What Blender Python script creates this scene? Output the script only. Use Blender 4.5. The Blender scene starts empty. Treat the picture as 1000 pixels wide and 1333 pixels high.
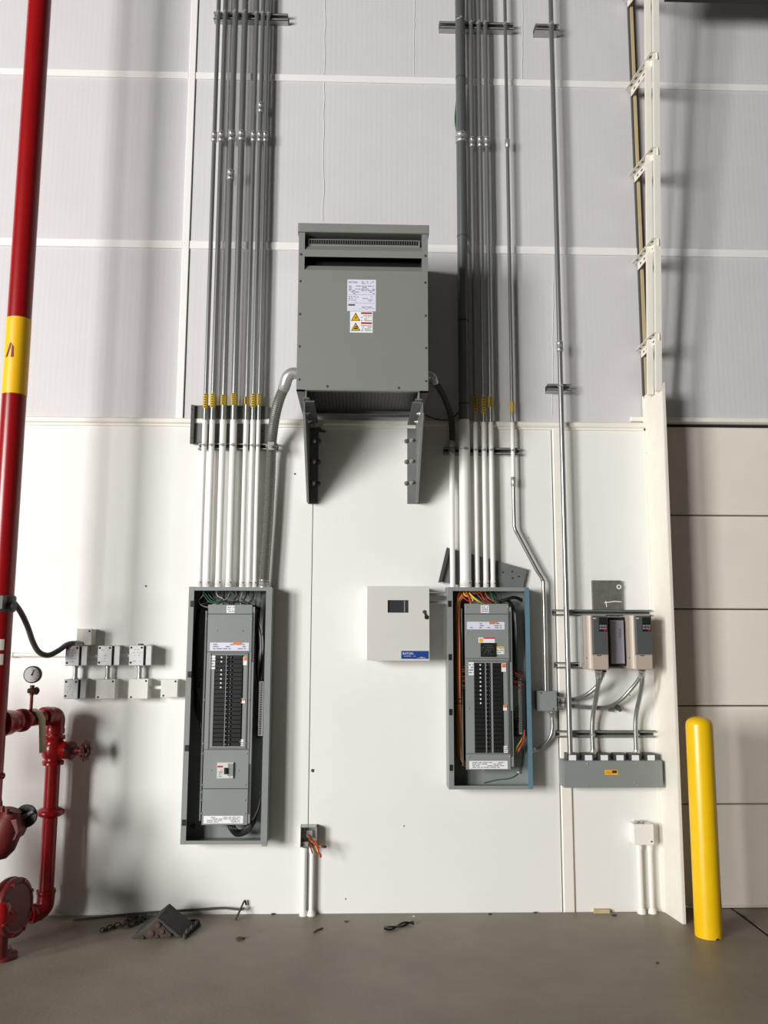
import bpy, math, random
import numpy as np
from mathutils import Vector
random.seed(7)
sc = bpy.context.scene
C = sc.collection

# ------------------------------------------------------------------ camera, world, light, exposure
FPX = 1108.0; CAM_H = 1.68
PITCH, YAW, ROLL = (math.radians(a) for a in (7.875, 1.66, 0.185))
def _axes(p, y, r):
    fw = np.array([math.sin(y)*math.cos(p), math.cos(y)*math.cos(p), math.sin(p)])
    rt = np.array([math.cos(y), -math.sin(y), 0.0]); up = np.cross(rt, fw)
    return rt*math.cos(r)+up*math.sin(r), up*math.cos(r)-rt*math.sin(r), fw
RT, UP, FW = _axes(PITCH, YAW, ROLL)
def ray(px, py): return RT*((px-500)/FPX) - UP*((py-666.5)/FPX) + FW
_v = ray(470, 1189); CAM_D = CAM_H*_v[1]/-_v[2]
cd = bpy.data.cameras.new('camera'); cam = bpy.data.objects.new('camera', cd); C.objects.link(cam)
cd.sensor_fit = 'VERTICAL'; cd.sensor_height = 24.0; cd.lens = 24.0*FPX/1333.0; cd.clip_start = 0.05
from mathutils import Matrix
cam.matrix_world = Matrix(((RT[0], UP[0], -FW[0], 0), (RT[1], UP[1], -FW[1], -CAM_D), (RT[2], UP[2], -FW[2], CAM_H), (0, 0, 0, 1)))
sc.camera = cam
w = bpy.data.worlds.new('hall_ambient'); sc.world = w; w.use_nodes = True
w.node_tree.nodes['Background'].inputs[0].default_value = (1.0, 0.95, 0.87, 1)
w.node_tree.nodes['Background'].inputs[1].default_value = 0.055
def area(name, loc, target, sx, sy, power, col=(1, 1, 1)):
    l = bpy.data.lights.new(name, 'AREA'); l.shape = 'RECTANGLE'; l.size = sx; l.size_y = sy; l.energy = power; l.color = col
    o = bpy.data.objects.new(name, l); C.objects.link(o); o.location = loc
    o.rotation_euler = (Vector(target)-Vector(loc)).to_track_quat('-Z', 'Y').to_euler(); return o
area('open_bay_daylight', (-11.8, -11.0, 3.3), (0, 0, 2.4), 2.6, 4.8, 1980, (1.0, 0.985, 0.965))
area('next_bay_daylight', (-9.2, -13.2, 3.3), (0, 0, 2.4), 2.2, 4.8, 1140, (1.0, 0.985, 0.965))
sc.view_settings.view_transform = 'Standard'; sc.view_settings.look = 'None'
sc.view_settings.exposure = 0.0; sc.view_settings.gamma = 1.0; sc.view_settings.use_curve_mapping = False

# ------------------------------------------------------------------ measuring: photograph point -> place
def W(px, py, d=0.0):                       # point at distance d in front of the wall
    v = ray(px, py); t = (CAM_D-d)/v[1]
    return Vector((v[0]*t, -d, CAM_H+v[2]*t))
def F(px, py, z=0.0):                       # point on the floor (or at height z)
    v = ray(px, py); t = (CAM_H-z)/-v[2]
    return Vector((v[0]*t, -CAM_D+v[1]*t, z))
def RC(x0, y0, x1, y1, d):
    ym, xm = (y0+y1)/2, (x0+x1)/2
    return W(x0, ym, d).x, W(x1, ym, d).x, W(xm, y1, d).z, W(xm, y0, d).z
def XA(px, py, d): return W(px, py, d).x
def ZA(px, py, d): return W(px, py, d).z

# ------------------------------------------------------------------ materials
def lin(c):
    def f(u):
        u /= 255.0
        return u/12.92 if u <= 0.04045 else ((u+0.055)/1.055)**2.4
    return (f(c[0]), f(c[1]), f(c[2]), 1)
MATS = {}
def mat(name, col, rough=0.5, metal=0.0, var=0.0, vscale=8.0, bump=0.0, bscale=200.0, col2=None, stretch=(1, 1, 1), emit=0, trans=0, spec=None):
    m = bpy.data.materials.new(name); m.use_nodes = True; nt = m.node_tree; b = nt.nodes['Principled BSDF']
    b.inputs['Base Color'].default_value = lin(col); b.inputs['Roughness'].default_value = rough; b.inputs['Metallic'].default_value = metal
    if spec is not None: b.inputs['Specular IOR Level'].default_value = spec
    if trans: b.inputs['Transmission Weight'].default_value = trans
    tc = nt.nodes.new('ShaderNodeTexCoord'); mp = nt.nodes.new('ShaderNodeMapping'); mp.inputs['Scale'].default_value = stretch
    nt.links.new(tc.outputs['Object'], mp.inputs['Vector'])
    if var or col2:
        n = nt.nodes.new('ShaderNodeTexNoise'); n.inputs['Scale'].default_value = vscale; n.inputs['Detail'].default_value = 6; n.inputs['Roughness'].default_value = 0.6
        nt.links.new(mp.outputs[0], n.inputs['Vector'])
        r = nt.nodes.new('ShaderNodeValToRGB'); r.color_ramp.elements[0].position = 0.34; r.color_ramp.elements[1].position = 0.66
        c1 = lin(col); c2 = lin(col2) if col2 else tuple(x*(1-var) for x in c1[:3])+(1,)
        r.color_ramp.elements[0].color = c2; r.color_ramp.elements[1].color = c1
        nt.links.new(n.outputs['Fac'], r.inputs[0]); nt.links.new(r.outputs[0], b.inputs['Base Color'])
    if bump:
        n2 = nt.nodes.new('ShaderNodeTexNoise'); n2.inputs['Scale'].default_value = bscale; n2.inputs['Detail'].default_value = 4
        nt.links.new(mp.outputs[0], n2.inputs['Vector'])
        bp = nt.nodes.new('ShaderNodeBump'); bp.inputs['Strength'].default_value = bump; bp.inputs['Distance'].default_value = 0.004
        nt.links.new(n2.outputs['Fac'], bp.inputs['Height']); nt.links.new(bp.outputs[0], b.inputs['Normal'])
    MATS[name] = m; return m
mat('wall_paint', (238, 237, 233), 0.55, var=0.03, vscale=2.5, bump=0.12, bscale=60)
mat('trim_paint', (243, 239, 229), 0.45, var=0.04, vscale=5, bump=0.05, bscale=60)
mat('batten_white', (244, 240, 238), 0.5, var=0.03, vscale=4)
mat('jamb_paint', (240, 236, 224), 0.4, var=0.05, vscale=9)
mat('door_paint', (240, 232, 221), 0.5, var=0.05, vscale=3)
def facing_mat():                               # white reinforced insulation facing with a fine woven scrim
    m = mat('insulation_facing', (214, 211, 213), 0.6, var=0.035, vscale=3); nt = m.node_tree; b = nt.nodes['Principled BSDF']
    tc = nt.nodes['Texture Coordinate']; hs = []
    for d, s in (('Z', 13.0), ('X', 9.0), ('Z', 1.7)):
        wv = nt.nodes.new('ShaderNodeTexWave'); wv.wave_type = 'BANDS'; wv.bands_direction = d; wv.inputs['Scale'].default_value = s
        wv.inputs['Distortion'].default_value = 0.6; wv.inputs['Detail'].default_value = 1
        nt.links.new(tc.outputs['Object'], wv.inputs['Vector']); hs.append(wv.outputs['Fac'])
    a = nt.nodes.new('ShaderNodeMath'); a.operation = 'ADD'; nt.links.new(hs[0], a.inputs[0]); nt.links.new(hs[1], a.inputs[1])
    a2 = nt.nodes.new('ShaderNodeMath'); a2.operation = 'ADD'; nt.links.new(a.outputs[0], a2.inputs[0]); nt.links.new(hs[2], a2.inputs[1])
    bp = nt.nodes.new('ShaderNodeBump'); bp.inputs['Strength'].default_value = 0.05; bp.inputs['Distance'].default_value = 0.006
    nt.links.new(a2.outputs[0], bp.inputs['Height']); nt.links.new(bp.outputs[0], b.inputs['Normal'])
facing_mat()
def floor_mat():
    m = mat('concrete', (143, 134, 119), 0.5, bump=0.25, bscale=45, col2=(128, 119, 105), vscale=2.2)
    nt = m.node_tree; b = nt.nodes['Principled BSDF']
    tc = nt.nodes['Texture Coordinate']; n = nt.nodes.new('ShaderNodeTexNoise'); n.inputs['Scale'].default_value = 30; n.inputs['Detail'].default_value = 8
    nt.links.new(tc.outputs['Object'], n.inputs['Vector'])
    r = nt.nodes.new('ShaderNodeValToRGB'); r.color_ramp.elements[0].color = (0.86, 0.86, 0.86, 1); r.color_ramp.elements[1].color = (1.06, 1.06, 1.06, 1)
    nt.links.new(n.outputs['Fac'], r.inputs[0])
    mx = nt.nodes.new('ShaderNodeMix'); mx.data_type = 'RGBA'; mx.blend_type = 'MULTIPLY'; mx.inputs[0].default_value = 1
    src = b.inputs['Base Color'].links[0].from_socket
    nt.links.new(src, mx.inputs[6]); nt.links.new(r.outputs[0], mx.inputs[7]); nt.links.new(mx.outputs[2], b.inputs['Base Color'])
    rr = nt.nodes.new('ShaderNodeMapRange'); rr.inputs[3].default_value = 0.38; rr.inputs[4].default_value = 0.62
    nt.links.new(n.outputs['Fac'], rr.inputs[0]); nt.links.new(rr.outputs[0], b.inputs['Roughness'])
floor_mat()
mat('dark_gap', (30, 29, 27), 0.9)
mat('enclosure_grey', (138, 143, 141), 0.42, var=0.05, vscale=5)
mat('transformer_grey', (131, 134, 128), 0.45, var=0.03, vscale=4)
mat('dark_grey', (72, 75, 74), 0.5, var=0.08, vscale=9)
mat('plate_grey', (112, 115, 113), 0.45, var=0.10, vscale=14)
mat('weathered_steel', (120, 118, 110), 0.5, 0.2, var=0.30, vscale=25)
mat('galvanised', (186, 187, 184), 0.38, 0.5, var=0.14, vscale=30, stretch=(1, 1, 0.25))
mat('galvanised_pipe', (168, 171, 170), 0.29, 0.76, var=0.10, vscale=20, stretch=(1, 1, 0.08))
mat('dark_pipe', (122, 126, 126), 0.36, 0.6, var=0.12, vscale=18, stretch=(1, 1, 0.1))
mat('bright_steel', (205, 205, 202), 0.32, 0.7, var=0.06, vscale=20)
mat('white_pipe', (240, 238, 233), 0.4, var=0.02, vscale=12)
mat('tag_yellow', (196, 168, 52), 0.5)
mat('yellow', (244, 196, 12), 0.33, var=0.06, vscale=7, bump=0.06, bscale=30)
mat('band_yellow', (243, 186, 20), 0.4, var=0.04, vscale=7)
mat('red_paint', (146, 10, 16), 0.28, var=0.08, vscale=8, bump=0.05, bscale=25)
mat('dark_red', (100, 26, 25), 0.5, var=0.2, vscale=14, bump=0.2, bscale=40)
mat('print_red', (176, 32, 34), 0.5)
mat('letter_red', (112, 18, 18), 0.5)
mat('print_black', (38, 38, 40), 0.6)
mat('print_grey', (130, 130, 136), 0.6)
mat('print_blue', (36, 62, 122), 0.5)
mat('print_orange', (216, 128, 72), 0.5)
mat('label_white', (238, 238, 240), 0.5)
mat('label_lilac', (222, 222, 238), 0.5)
mat('paper', (226, 224, 214), 0.6, var=0.03)
mat('black_plastic', (26, 27, 28), 0.4)
mat('toggle_black', (44, 45, 46), 0.35)
mat('wire_black', (24, 24, 25), 0.35)
mat('wire_orange', (176, 92, 40), 0.45)
mat('wire_brown', (112, 58, 34), 0.45)
mat('wire_red', (178, 44, 32), 0.45)
mat('wire_yellow', (206, 182, 70), 0.45)
mat('wire_green', (34, 100, 66), 0.45)
mat('wire_grey', (150, 150, 148), 0.45)
mat('film_blue', (98, 132, 148), 0.35, var=0.12, vscale=6)
mat('cabinet_white', (214, 212, 206), 0.45, var=0.02)
mat('window_dark', (58, 58, 62), 0.12)
mat('plaque_blue', (30, 66, 140), 0.4)
mat('beige', (186, 172, 158), 0.45, var=0.04)
mat('beige_light', (214, 200, 186), 0.4)
mat('drive_panel', (84, 87, 88), 0.4)
mat('screen_dark', (34, 40, 38), 0.25)
mat('lilac_plate', (168, 168, 184), 0.35, 0.1, var=0.08)
mat('box_white', (226, 224, 216), 0.5, var=0.04, vscale=20)
mat('box_steel', (196, 196, 194), 0.4, 0.35, var=0.12, vscale=22)
mat('gauge_face', (232, 236, 236), 0.3)
mat('brass_dark', (96, 78, 56), 0.45, 0.6, var=0.3, vscale=30)
mat('rubber_dark', (66, 62, 56), 0.8, var=0.25, vscale=25, bump=0.5, bscale=50)
mat('rust', (70, 57, 49), 0.8, var=0.4, vscale=40, bump=0.4, bscale=80)
mat('chain_steel', (70, 62, 54), 0.6, 0.5, var=0.3, vscale=40)
mat('timber', (206, 186, 146), 0.6, var=0.2, vscale=18, stretch=(1, 1, 0.15))
mat('flex_metal', (150, 148, 142), 0.36, 0.75)
mat('cable_dark', (74, 70, 66), 0.45)
mat('tape_cream', (198, 186, 156), 0.6, var=0.06)
mat('beam_dark', (52, 42, 38), 0.6)
mat('scrap_brown', (78, 54, 42), 0.8)
dg_ = mat('daylight_gap', (250, 250, 250), 0.4).node_tree.nodes['Principled BSDF']; dg_.inputs['Emission Color'].default_value = (1, 1, 1, 1); dg_.inputs['Emission Strength'].default_value = 1.2   # outdoor light under the door

# ------------------------------------------------------------------ mesh building
class MB:
    def __init__(s): s.v = []; s.f = []; s.sm = []; s.mi = []; s.cur = 0
    def add(s, vs, fs, smooth=False):
        o = len(s.v); s.v += [tuple(v) for v in vs]
        for f in fs: s.f.append(tuple(i+o for i in f)); s.sm.append(smooth); s.mi.append(s.cur)
        return s
    def box(s, x0, x1, y0, y1, z0, z1):
        vs = [(x, y, z) for z in (z0, z1) for y in (y0, y1) for x in (x0, x1)]
        return s.add(vs, [(0, 2, 3, 1), (4, 5, 7, 6), (0, 1, 5, 4), (2, 6, 7, 3), (0, 4, 6, 2), (1, 3, 7, 5)])
    def pbox(s, px0, py0, px1, py1, df, db):
        x0, x1, z0, z1 = RC(px0, py0, px1, py1, df); return s.box(x0, x1, -df, -db, z0, z1)
    def cham(s, x0, x1, y0, y1, z0, z1, c):          # box with chamfered front edges (front = y0)
        vs = [(x0, y1, z0), (x1, y1, z0), (x1, y1, z1), (x0, y1, z1), (x0, y0+c, z0), (x1, y0+c, z0), (x1, y0+c, z1), (x0, y0+c, z1),
              (x0+c, y0, z0+c), (x1-c, y0, z0+c), (x1-c, y0, z1-c), (x0+c, y0, z1-c)]
        return s.add(vs, [(0, 3, 2, 1), (8, 9, 10, 11), (0, 1, 5, 4), (1, 2, 6, 5), (2, 3, 7, 6), (3, 0, 4, 7), (4, 5, 9, 8), (5, 6, 10, 9), (6, 7, 11, 10), (7, 4, 8, 11)])
    def pcham(s, px0, py0, px1, py1, df, db, c=0.004):
        x0, x1, z0, z1 = RC(px0, py0, px1, py1, df); return s.cham(x0, x1, -df, -db, z0, z1, c)
    def prism(s, poly, ext):                          # polygon of 3D points extruded by a vector
        n = len(poly); e = Vector(ext); a = [Vector(p) for p in poly]; b = [p+e for p in a]
        return s.add(a+b, [tuple(range(n))[::-1], tuple(range(n, 2*n))]+[(i, (i+1) % n, n+(i+1) % n, n+i) for i in range(n)])
    def tube(s, pts, r, n=12, caps=True):
        pts = [Vector(p) for p in pts]; N = len(pts); rs = r if isinstance(r, (list, tuple)) else [r]*N
        t0 = (pts[1]-pts[0]).normalized(); u = t0.cross(Vector((0, 0, 1)))
        if u.length < 1e-4: u = t0.cross(Vector((1, 0, 0)))
        u.normalize(); vs = []
        for i, p in enumerate(pts):
            t = (pts[min(i+1, N-1)]-pts[max(i-1, 0)])
            t = t.normalized() if t.length > 1e-9 else t0
            u = u-t*u.dot(t)
            if u.length < 1e-6: u = t.orthogonal()
            u.normalize(); w_ = t.cross(u)
            for k in range(n):
                a = 2*math.pi*k/n; vs.append(p+(u*math.cos(a)+w_*math.sin(a))*rs[i])
        fs = [(i*n+k, i*n+(k+1) % n, (i+1)*n+(k+1) % n, (i+1)*n+k) for i in range(N-1) for k in range(n)]
        s.add(vs, fs, True)
        if caps: s.add(vs[:n], [tuple(range(n))[::-1]]); s.add(vs[-n:], [tuple(range(n))])
        return s
    def cyl(s, a, b, r, n=14): return s.tube([a, b], r, n)
    def lathe(s, org, ax, prof, n=20):                # prof: (distance along axis, radius)
        o = Vector(org); a = Vector(ax).normalized(); u = a.orthogonal().normalized(); w_ = a.cross(u); vs = []
        for t, r in prof:
            for k in range(n):
                q = 2*math.pi*k/n; vs.append(o+a*t+(u*math.cos(q)+w_*math.sin(q))*r)
        N = len(prof); s.add(vs, [(i*n+k, i*n+(k+1) % n, (i+1)*n+(k+1) % n, (i+1)*n+k) for i in range(N-1) for k in range(n)], True)
        s.add(vs[:n], [tuple(range(n))[::-1]]); s.add(vs[-n:], [tuple(range(n))]); return s
    def ring(s, org, ax, R, r, n=20, m=6, a0=0.0, a1=2*math.pi, squash=1.0, u=None):
        o = Vector(org); a = Vector(ax).normalized(); u = Vector(u) if u else a.orthogonal().normalized(); w_ = a.cross(u); full = a1-a0 > 6.28
        vs = []; cnt = n if full else n+1
        for i in range(cnt):
            q = a0+(a1-a0)*i/n; c = u*math.cos(q)+w_*math.sin(q)*squash
            for k in range(m):
                p = 2*math.pi*k/m; vs.append(o+c*(R+r*math.cos(p))+a*(r*math.sin(p)))
        return s.add(vs, [(i*m+k, i*m+(k+1) % m, ((i+1) % cnt)*m+(k+1) % m, ((i+1) % cnt)*m+k) for i in range(n if full else n) for k in range(m)], True)
ORG = {}
def finish(o, label=None, cat=None, group=None, kind=None):
    if label: o['label'] = label
    if cat: o['category'] = cat
    if group: o['group'] = group
    if kind: o['kind'] = kind
    return o
def obj(name, mb, m, parent=None, origin=None, label=None, cat=None, group=None, kind=None, bevel=0):
    off = ORG[parent.name] if parent else Vector(origin) if origin is not None else None
    if off is None:
        vv = np.array(mb.v); lo, hi = vv.min(0), vv.max(0); off = Vector(((lo[0]+hi[0])/2, (lo[1]+hi[1])/2, lo[2]))
    me = bpy.data.meshes.new(name); me.from_pydata([tuple(Vector(v)-off) for v in mb.v], [], mb.f)
    me.polygons.foreach_set('use_smooth', mb.sm); ms = m if isinstance(m, (list, tuple)) else [m]
    for q in ms: me.materials.append(MATS[q])
    me.polygons.foreach_set('material_index', mb.mi); me.update()
    o = bpy.data.objects.new(name, me); C.objects.link(o)
    if parent: o.parent = parent
    else: o.location = off
    ORG[o.name] = off
    if bevel:
        b = o.modifiers.new('edge', 'BEVEL'); b.width = bevel; b.segments = 2; b.limit_method = 'ANGLE'; b.angle_limit = 0.7
    return finish(o, label, cat, group, kind)
def thing(name, loc, label, cat, group=None, kind=None):
    o = bpy.data.objects.new(name, None); C.objects.link(o); o.location = loc; o.empty_display_size = 0.1
    ORG[o.name] = Vector(loc); return finish(o, label, cat, group, kind)
def copyto(o, delta, parent=None):
    c = o.copy(); C.objects.link(c); c.location = Vector(o.location)+Vector(delta); ORG[c.name] = ORG[o.name]
    if parent: c.parent = parent
    return c
def spline(pts, n=8):
    P = [Vector(p) for p in pts]; out = []
    for i in range(len(P)-1):
        p0, p1, p2, p3 = P[max(i-1, 0)], P[i], P[i+1], P[min(i+2, len(P)-1)]
        for k in range(n):
            t = k/n; out.append(0.5*((2*p1)+(p2-p0)*t+(2*p0-5*p1+4*p2-p3)*t*t+(3*p1-p0-3*p2+p3)*t**3))
    out.append(P[-1]); return out
def resample(pts, step):
    out = [pts[0]]; acc = 0
    for a, b in zip(pts[:-1], pts[1:]):
        L = (b-a).length; t = step-acc
        while t <= L: out.append(a+(b-a)*(t/L)); t += step
        acc = (acc+L) % step if L else acc
    out.append(pts[-1]); return out
def corrugated(pts, r, step=0.006, amp=0.09, n=14):
    q = resample(spline(pts, 12), step); b = MB().tube(q, [r*(1+amp*(i % 2)) for i in range(len(q))], n+8); b.sm = [False]*len(b.sm); return b   # sharp ribs
def text(name, s, size, pos, m, parent, bold=0.0, squeeze=1.0, align='CENTER'):
    cu = bpy.data.curves.new(name, 'FONT'); cu.body = s; cu.size = size; cu.align_x = align; cu.align_y = 'CENTER'; cu.extrude = 0.0003; cu.offset = bold; cu.resolution_u = 2
    t = bpy.data.objects.new(name+'_src', cu); C.objects.link(t); dg = bpy.context.evaluated_depsgraph_get()
    me = bpy.data.meshes.new_from_object(t.evaluated_get(dg)); bpy.data.objects.remove(t); bpy.data.curves.remove(cu)
    off = ORG[parent.name]
    for v in me.vertices: v.co = Vector((v.co.x*squeeze, -v.co.z, v.co.y))+Vector(pos)-off
    me.materials.clear(); me.materials.append(MATS[m]); o = bpy.data.objects.new(name, me); C.objects.link(o); o.parent = parent; ORG[o.name] = off; return o
def printing(px0, py0, px1, py1, d, rows, m, parent, fill=0.75, name='printing', lh=0.5):   # rows of small print on a flat label
    x0, x1, z0, z1 = RC(px0, py0, px1, py1, d); b = MB(); h = (z1-z0)/rows
    for i in range(rows):
        zc = z1-(i+0.5)*h; x = x0
        while x < x1-0.001:
            l = random.uniform(0.06, 0.2)*(x1-x0); e = min(x+l, x1)
            if random.random() < fill: b.box(x, e, -d-0.0008, -d, zc-h*lh/2, zc+h*lh/2)
            x = e+0.03*(x1-x0)
    return obj(name, b, m, parent)
def label_on(px0, py0, px1, py1, d, parent, m='label_white', name='label', rows=0, pm='print_grey', fill=0.75, label=None):
    o = obj(name, MB().pbox(px0, py0, px1, py1, d+0.001, d-0.0005), m, parent, label=label)
    if rows:
        dx = (px1-px0)*0.08; dy = (py1-py0)*0.1; printing(px0+dx, py0+dy, px1-dx, py1-dy, d+0.001, rows, pm, o, fill)
    return o
def screws(pts, d, parent, r=0.006, m='bright_steel'):
    for (x, y) in pts:
        p = W(x, y, d); obj('screw', MB().lathe(p+Vector((0, 0.001, 0)), (0, -1, 0), [(0, r), (0.003, r), (0.0045, r*0.5)], 8), m, parent)

# ================================================================== the setting
UPY = 0.012                                          # upper facing sits a little behind the lower lining
XL, XR, ZT = -4.6, 5.2, 7.4
XJ = XA(864, 1187, 0)                                # jamb corner
Z548 = ZA(500, 549, 0); Z320 = ZA(500, 322, 0); Z100 = ZA(500, 103, 0)
JX = F(962, 1189).x
fl = MB().box(XL, JX-0.012, -11, 0.3, -0.15, 0); fl.box(JX+0.012, XR, -11, 0.3, -0.15, 0); fl.box(JX-0.012, JX+0.012, -11, 0.3, -0.15, -0.012)
floor = obj('floor', fl, 'concrete', origin=(0, 0, 0), kind='structure', label='grey-brown bare concrete floor')
obj('joint_filler', MB().box(JX-0.011, JX+0.011, -11, 0.0, -0.012, -0.004), 'dark_gap', floor)
wall = obj('wall_back', MB().box(XL, XR, 0.10, 0.30, Z548, ZT).box(XL, XJ+0.05, 0.10, 0.30, 0, Z548), 'trim_paint', origin=(0, 0.2, 0), kind='structure',
           label='tall white warehouse wall, smooth lining below and faced insulation panels above')
# lower lining boards
sx1 = XA(405, 820, 0); sx2 = XA(724, 820, 0); sx3 = XA(739, 820, 0)
for a, b in ((XL, sx1-0.0025), (sx1+0.0025, sx2-0.003), (sx3+0.001, XJ)):
    obj('lining_board', MB().box(a, b, 0.0, 0.10, 0, Z548-0.03), 'wall_paint', wall)
obj('seam_gap', MB().box(sx1-0.0025, sx1+0.0025, 0.006, 0.10, 0, Z548-0.03), 'weathered_steel', wall)
obj('seam_gap', MB().box(sx2-0.003, sx2+0.003, 0.012, 0.10, 0, Z548-0.03), 'weathered_steel', wall)
obj('cover_strip', MB().cham(sx2+0.004, sx3, -0.014, 0.1, 0, Z548-0.03, 0.006), 'trim_paint', wall)
# upper facing panels and battens
xv = XA(243, 300, 0)
rows = [(Z548+0.01, Z320), (Z320, Z100), (Z100, ZT)]
cols = [(XL, xv), (xv, XA(843, 420, 0)), (XA(843, 420, 0), XR)]
for z0, z1 in rows:
    for x0, x1 in cols:
        obj('insulation_panel', MB().cham(x0+0.003, x1-0.003, UPY, 0.10, z0+0.003, z1-0.003, 0.002), 'insulation_facing', wall)
for z, h in ((Z320, 0.055), (Z100, 0.05)):
    for x0, x1 in ((XL, xv-0.024), (xv+0.024, XR)):
        obj('batten', MB().cham(x0, x1, UPY-0.01, UPY+0.004, z-h/2, z+h/2, 0.003), 'batten_white', wall)
obj('batten', MB().cham(xv-0.024, xv+0.020, UPY-0.012, UPY+0.004, Z548, ZT, 0.003), 'batten_white', wall)
obj('seam_shadow_gap', MB().box(xv+0.020, xv+0.026, UPY-0.001, UPY+0.01, Z548, ZT), 'weathered_steel', wall)
def wrinkle(px, y0, y1, amp):                        # raised crease in the facing
    pts = [W(px+random.uniform(-amp, amp)-(y-y0)*0.010, y, -UPY) for y in np.linspace(y0, y1, 16)]
    obj('facing_crease', MB().tube(spline(pts, 3), 0.0028, 6), 'insulation_facing', wall)
wrinkle(424, -10, 288, 1.2); wrinkle(540, -10, 98, 0.5); wrinkle(681, -10, 105, 0.5); wrinkle(721, 330, 540, 0.6)
# ledge
XJu = XA(839, 550, 0)
obj('trim_1', MB().cham(XL, XJ+0.02, -0.028, 0.1, Z548-0.03, Z548+0.006, 0.008).box(XL, XJ+0.02, -0.012, 0.1, Z548-0.045, Z548-0.03), 'trim_paint', kind='structure', label='white ledge capping the lower wall lining')
# pocks and bolts in the lining
for i, (x, y, r) in enumerate([(190, 763, .006), (407, 1003, .010), (384, 617, .006), (526, 1075, .004), (450, 1170, .004), (843, 585, .006), (762, 862, .004), (820, 905, .004), (688, 700, .003)]):
    obj('wall_plug', MB().lathe(W(x, y, -0.001), (0, -1, 0), [(0, r), (0.004, r), (0.006, r*0.4)], 8), 'dark_grey', wall)

# overhead sectional door
dr = thing('door_1', (XJ+1.6, 0.06, 0), 'closed white sectional overhead door right of the jamb', None, kind='structure')
del_z = [ZA(940, y, -0.06) for y in (1180, 1047, 919, 793, 671, 552)]
x0 = XJ+0.012
for i in range(5):
    z0, z1 = del_z[i], del_z[i+1]
    s_ = obj('door_section', MB().cham(x0, XR, 0.06, 0.11, z0+0.004, z1-0.004, 0.006).box(x0, XR, 0.056, 0.07, z0+0.02, z0+0.026).box(x0, XR, 0.056, 0.07, z1-0.03, z1-0.024), 'door_paint', dr)
    obj('hinge', MB().box(x0+0.02, x0+0.07, 0.035, 0.06, z1-0.04, z1+0.04).cyl((x0+0.045, 0.04, z1), (x0-0.002, 0.04, z1), 0.012, 10).lathe((x0+0.004, 0.03, z1), (1, 0, 0), [(0, .022), (.018, .022)], 12), 'dark_grey', dr)
obj('bottom_seal', MB().box(x0+0.16, XR, 0.05, 0.11, 0.004, del_z[0]+0.004), 'trim_paint', dr)
obj('header_trim', MB().cham(x0-0.1, XR, -0.01, 0.12, ZA(940, 550, 0), ZA(940, 544, 0), 0.004), 'trim_paint', dr)
obj('header_gap', MB().box(x0-0.1, XR, 0.045, 0.12, ZA(940, 554, 0), ZA(940, 550, 0)), 'dark_gap', dr)
obj('door_backing', MB().box(x0, XR, 0.13, 0.15, 0.05, Z548), 'dark_gap', dr); obj('light_gap', MB().box(x0, x0+.3, 0.13, 0.15, 0.0, 0.05), 'daylight_gap', dr)
# jamb plate projecting from the wall
fj = F(889, 1203); jd = -fj.y
JXF = fj.x
def post_d(px, py, x):                                # depth at which a plane x=const is met
    v = ray(px, py); t = x/v[0]; return CAM_D-v[1]*t
d550 = max(post_d(864, 552, JXF), 0.1); ztop = ZA(863, 498, d550)
jm = thing('trim_2', (XJ, -jd/2, 0), 'white painted steel jamb plate standing out from the wall beside the door', None, kind='structure')
plate = [(XJ, 0.0, 0), (JXF, -jd, 0), (JXF, -d550, ztop), (XJ, 0.0, ztop-0.02)]
obj('plate', MB().prism(plate, (0.006, 0.0, 0)), 'jamb_paint', jm)
obj('edge_angle', MB().prism([(JXF+0.004, -jd-0.001, 0.0), (JXF+0.020, -jd+0.001, 0.0), (JXF+0.020, -d550+0.001, ztop), (JXF+0.004, -d550-0.001, ztop)], (0, 0.03, 0)), 'trim_paint', jm)
obj('cover_flange', MB().box(XJ-0.008, XJ+0.004, -0.012, 0.0, 0, ztop-0.02), 'jamb_paint', jm)
screws([(843, 590), (866, 1130)], 0.02, jm, 0.005, 'dark_grey')
# inclined door track above the plate: posts, slotted braces, timber edge
d0 = post_d(858, 0, JXF)
def track_d(z): return d550+(d0-d550)*(z-ztop)/(ZA(858, 0, d0)-ztop)
tr = thing('door_track', (JXF, -d550, ztop), 'white angle-iron door track with slotted cross braces above the jamb plate', 'door track')
zt2 = ZT-0.2
for k, (dx, back, wd) in enumerate(((-0.036, 0.0, 0.036), (-0.056, 0.09, 0.034))):
    a0, a1 = track_d(ztop)-back, track_d(zt2)-back
    obj('track_rail', MB().prism([(JXF+dx, -a0, ztop-0.05), (JXF+dx+wd, -a0, ztop-0.05), (JXF+dx+wd, -a1, zt2), (JXF+dx, -a1, zt2)], (0, 0.03, 0)), 'jamb_paint', tr)
XT = XA(839, 505, 0)
obj('timber_edge', MB().box(XT-0.002, XT+0.016, -0.03, UPY+0.01, ztop-0.03, zt2), 'timber', tr)
obj('timber_shadow_strip', MB().box(XT-0.012, XT-0.004, -0.014, UPY+0.01, ztop-0.03, zt2), 'dark_grey', tr)
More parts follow.
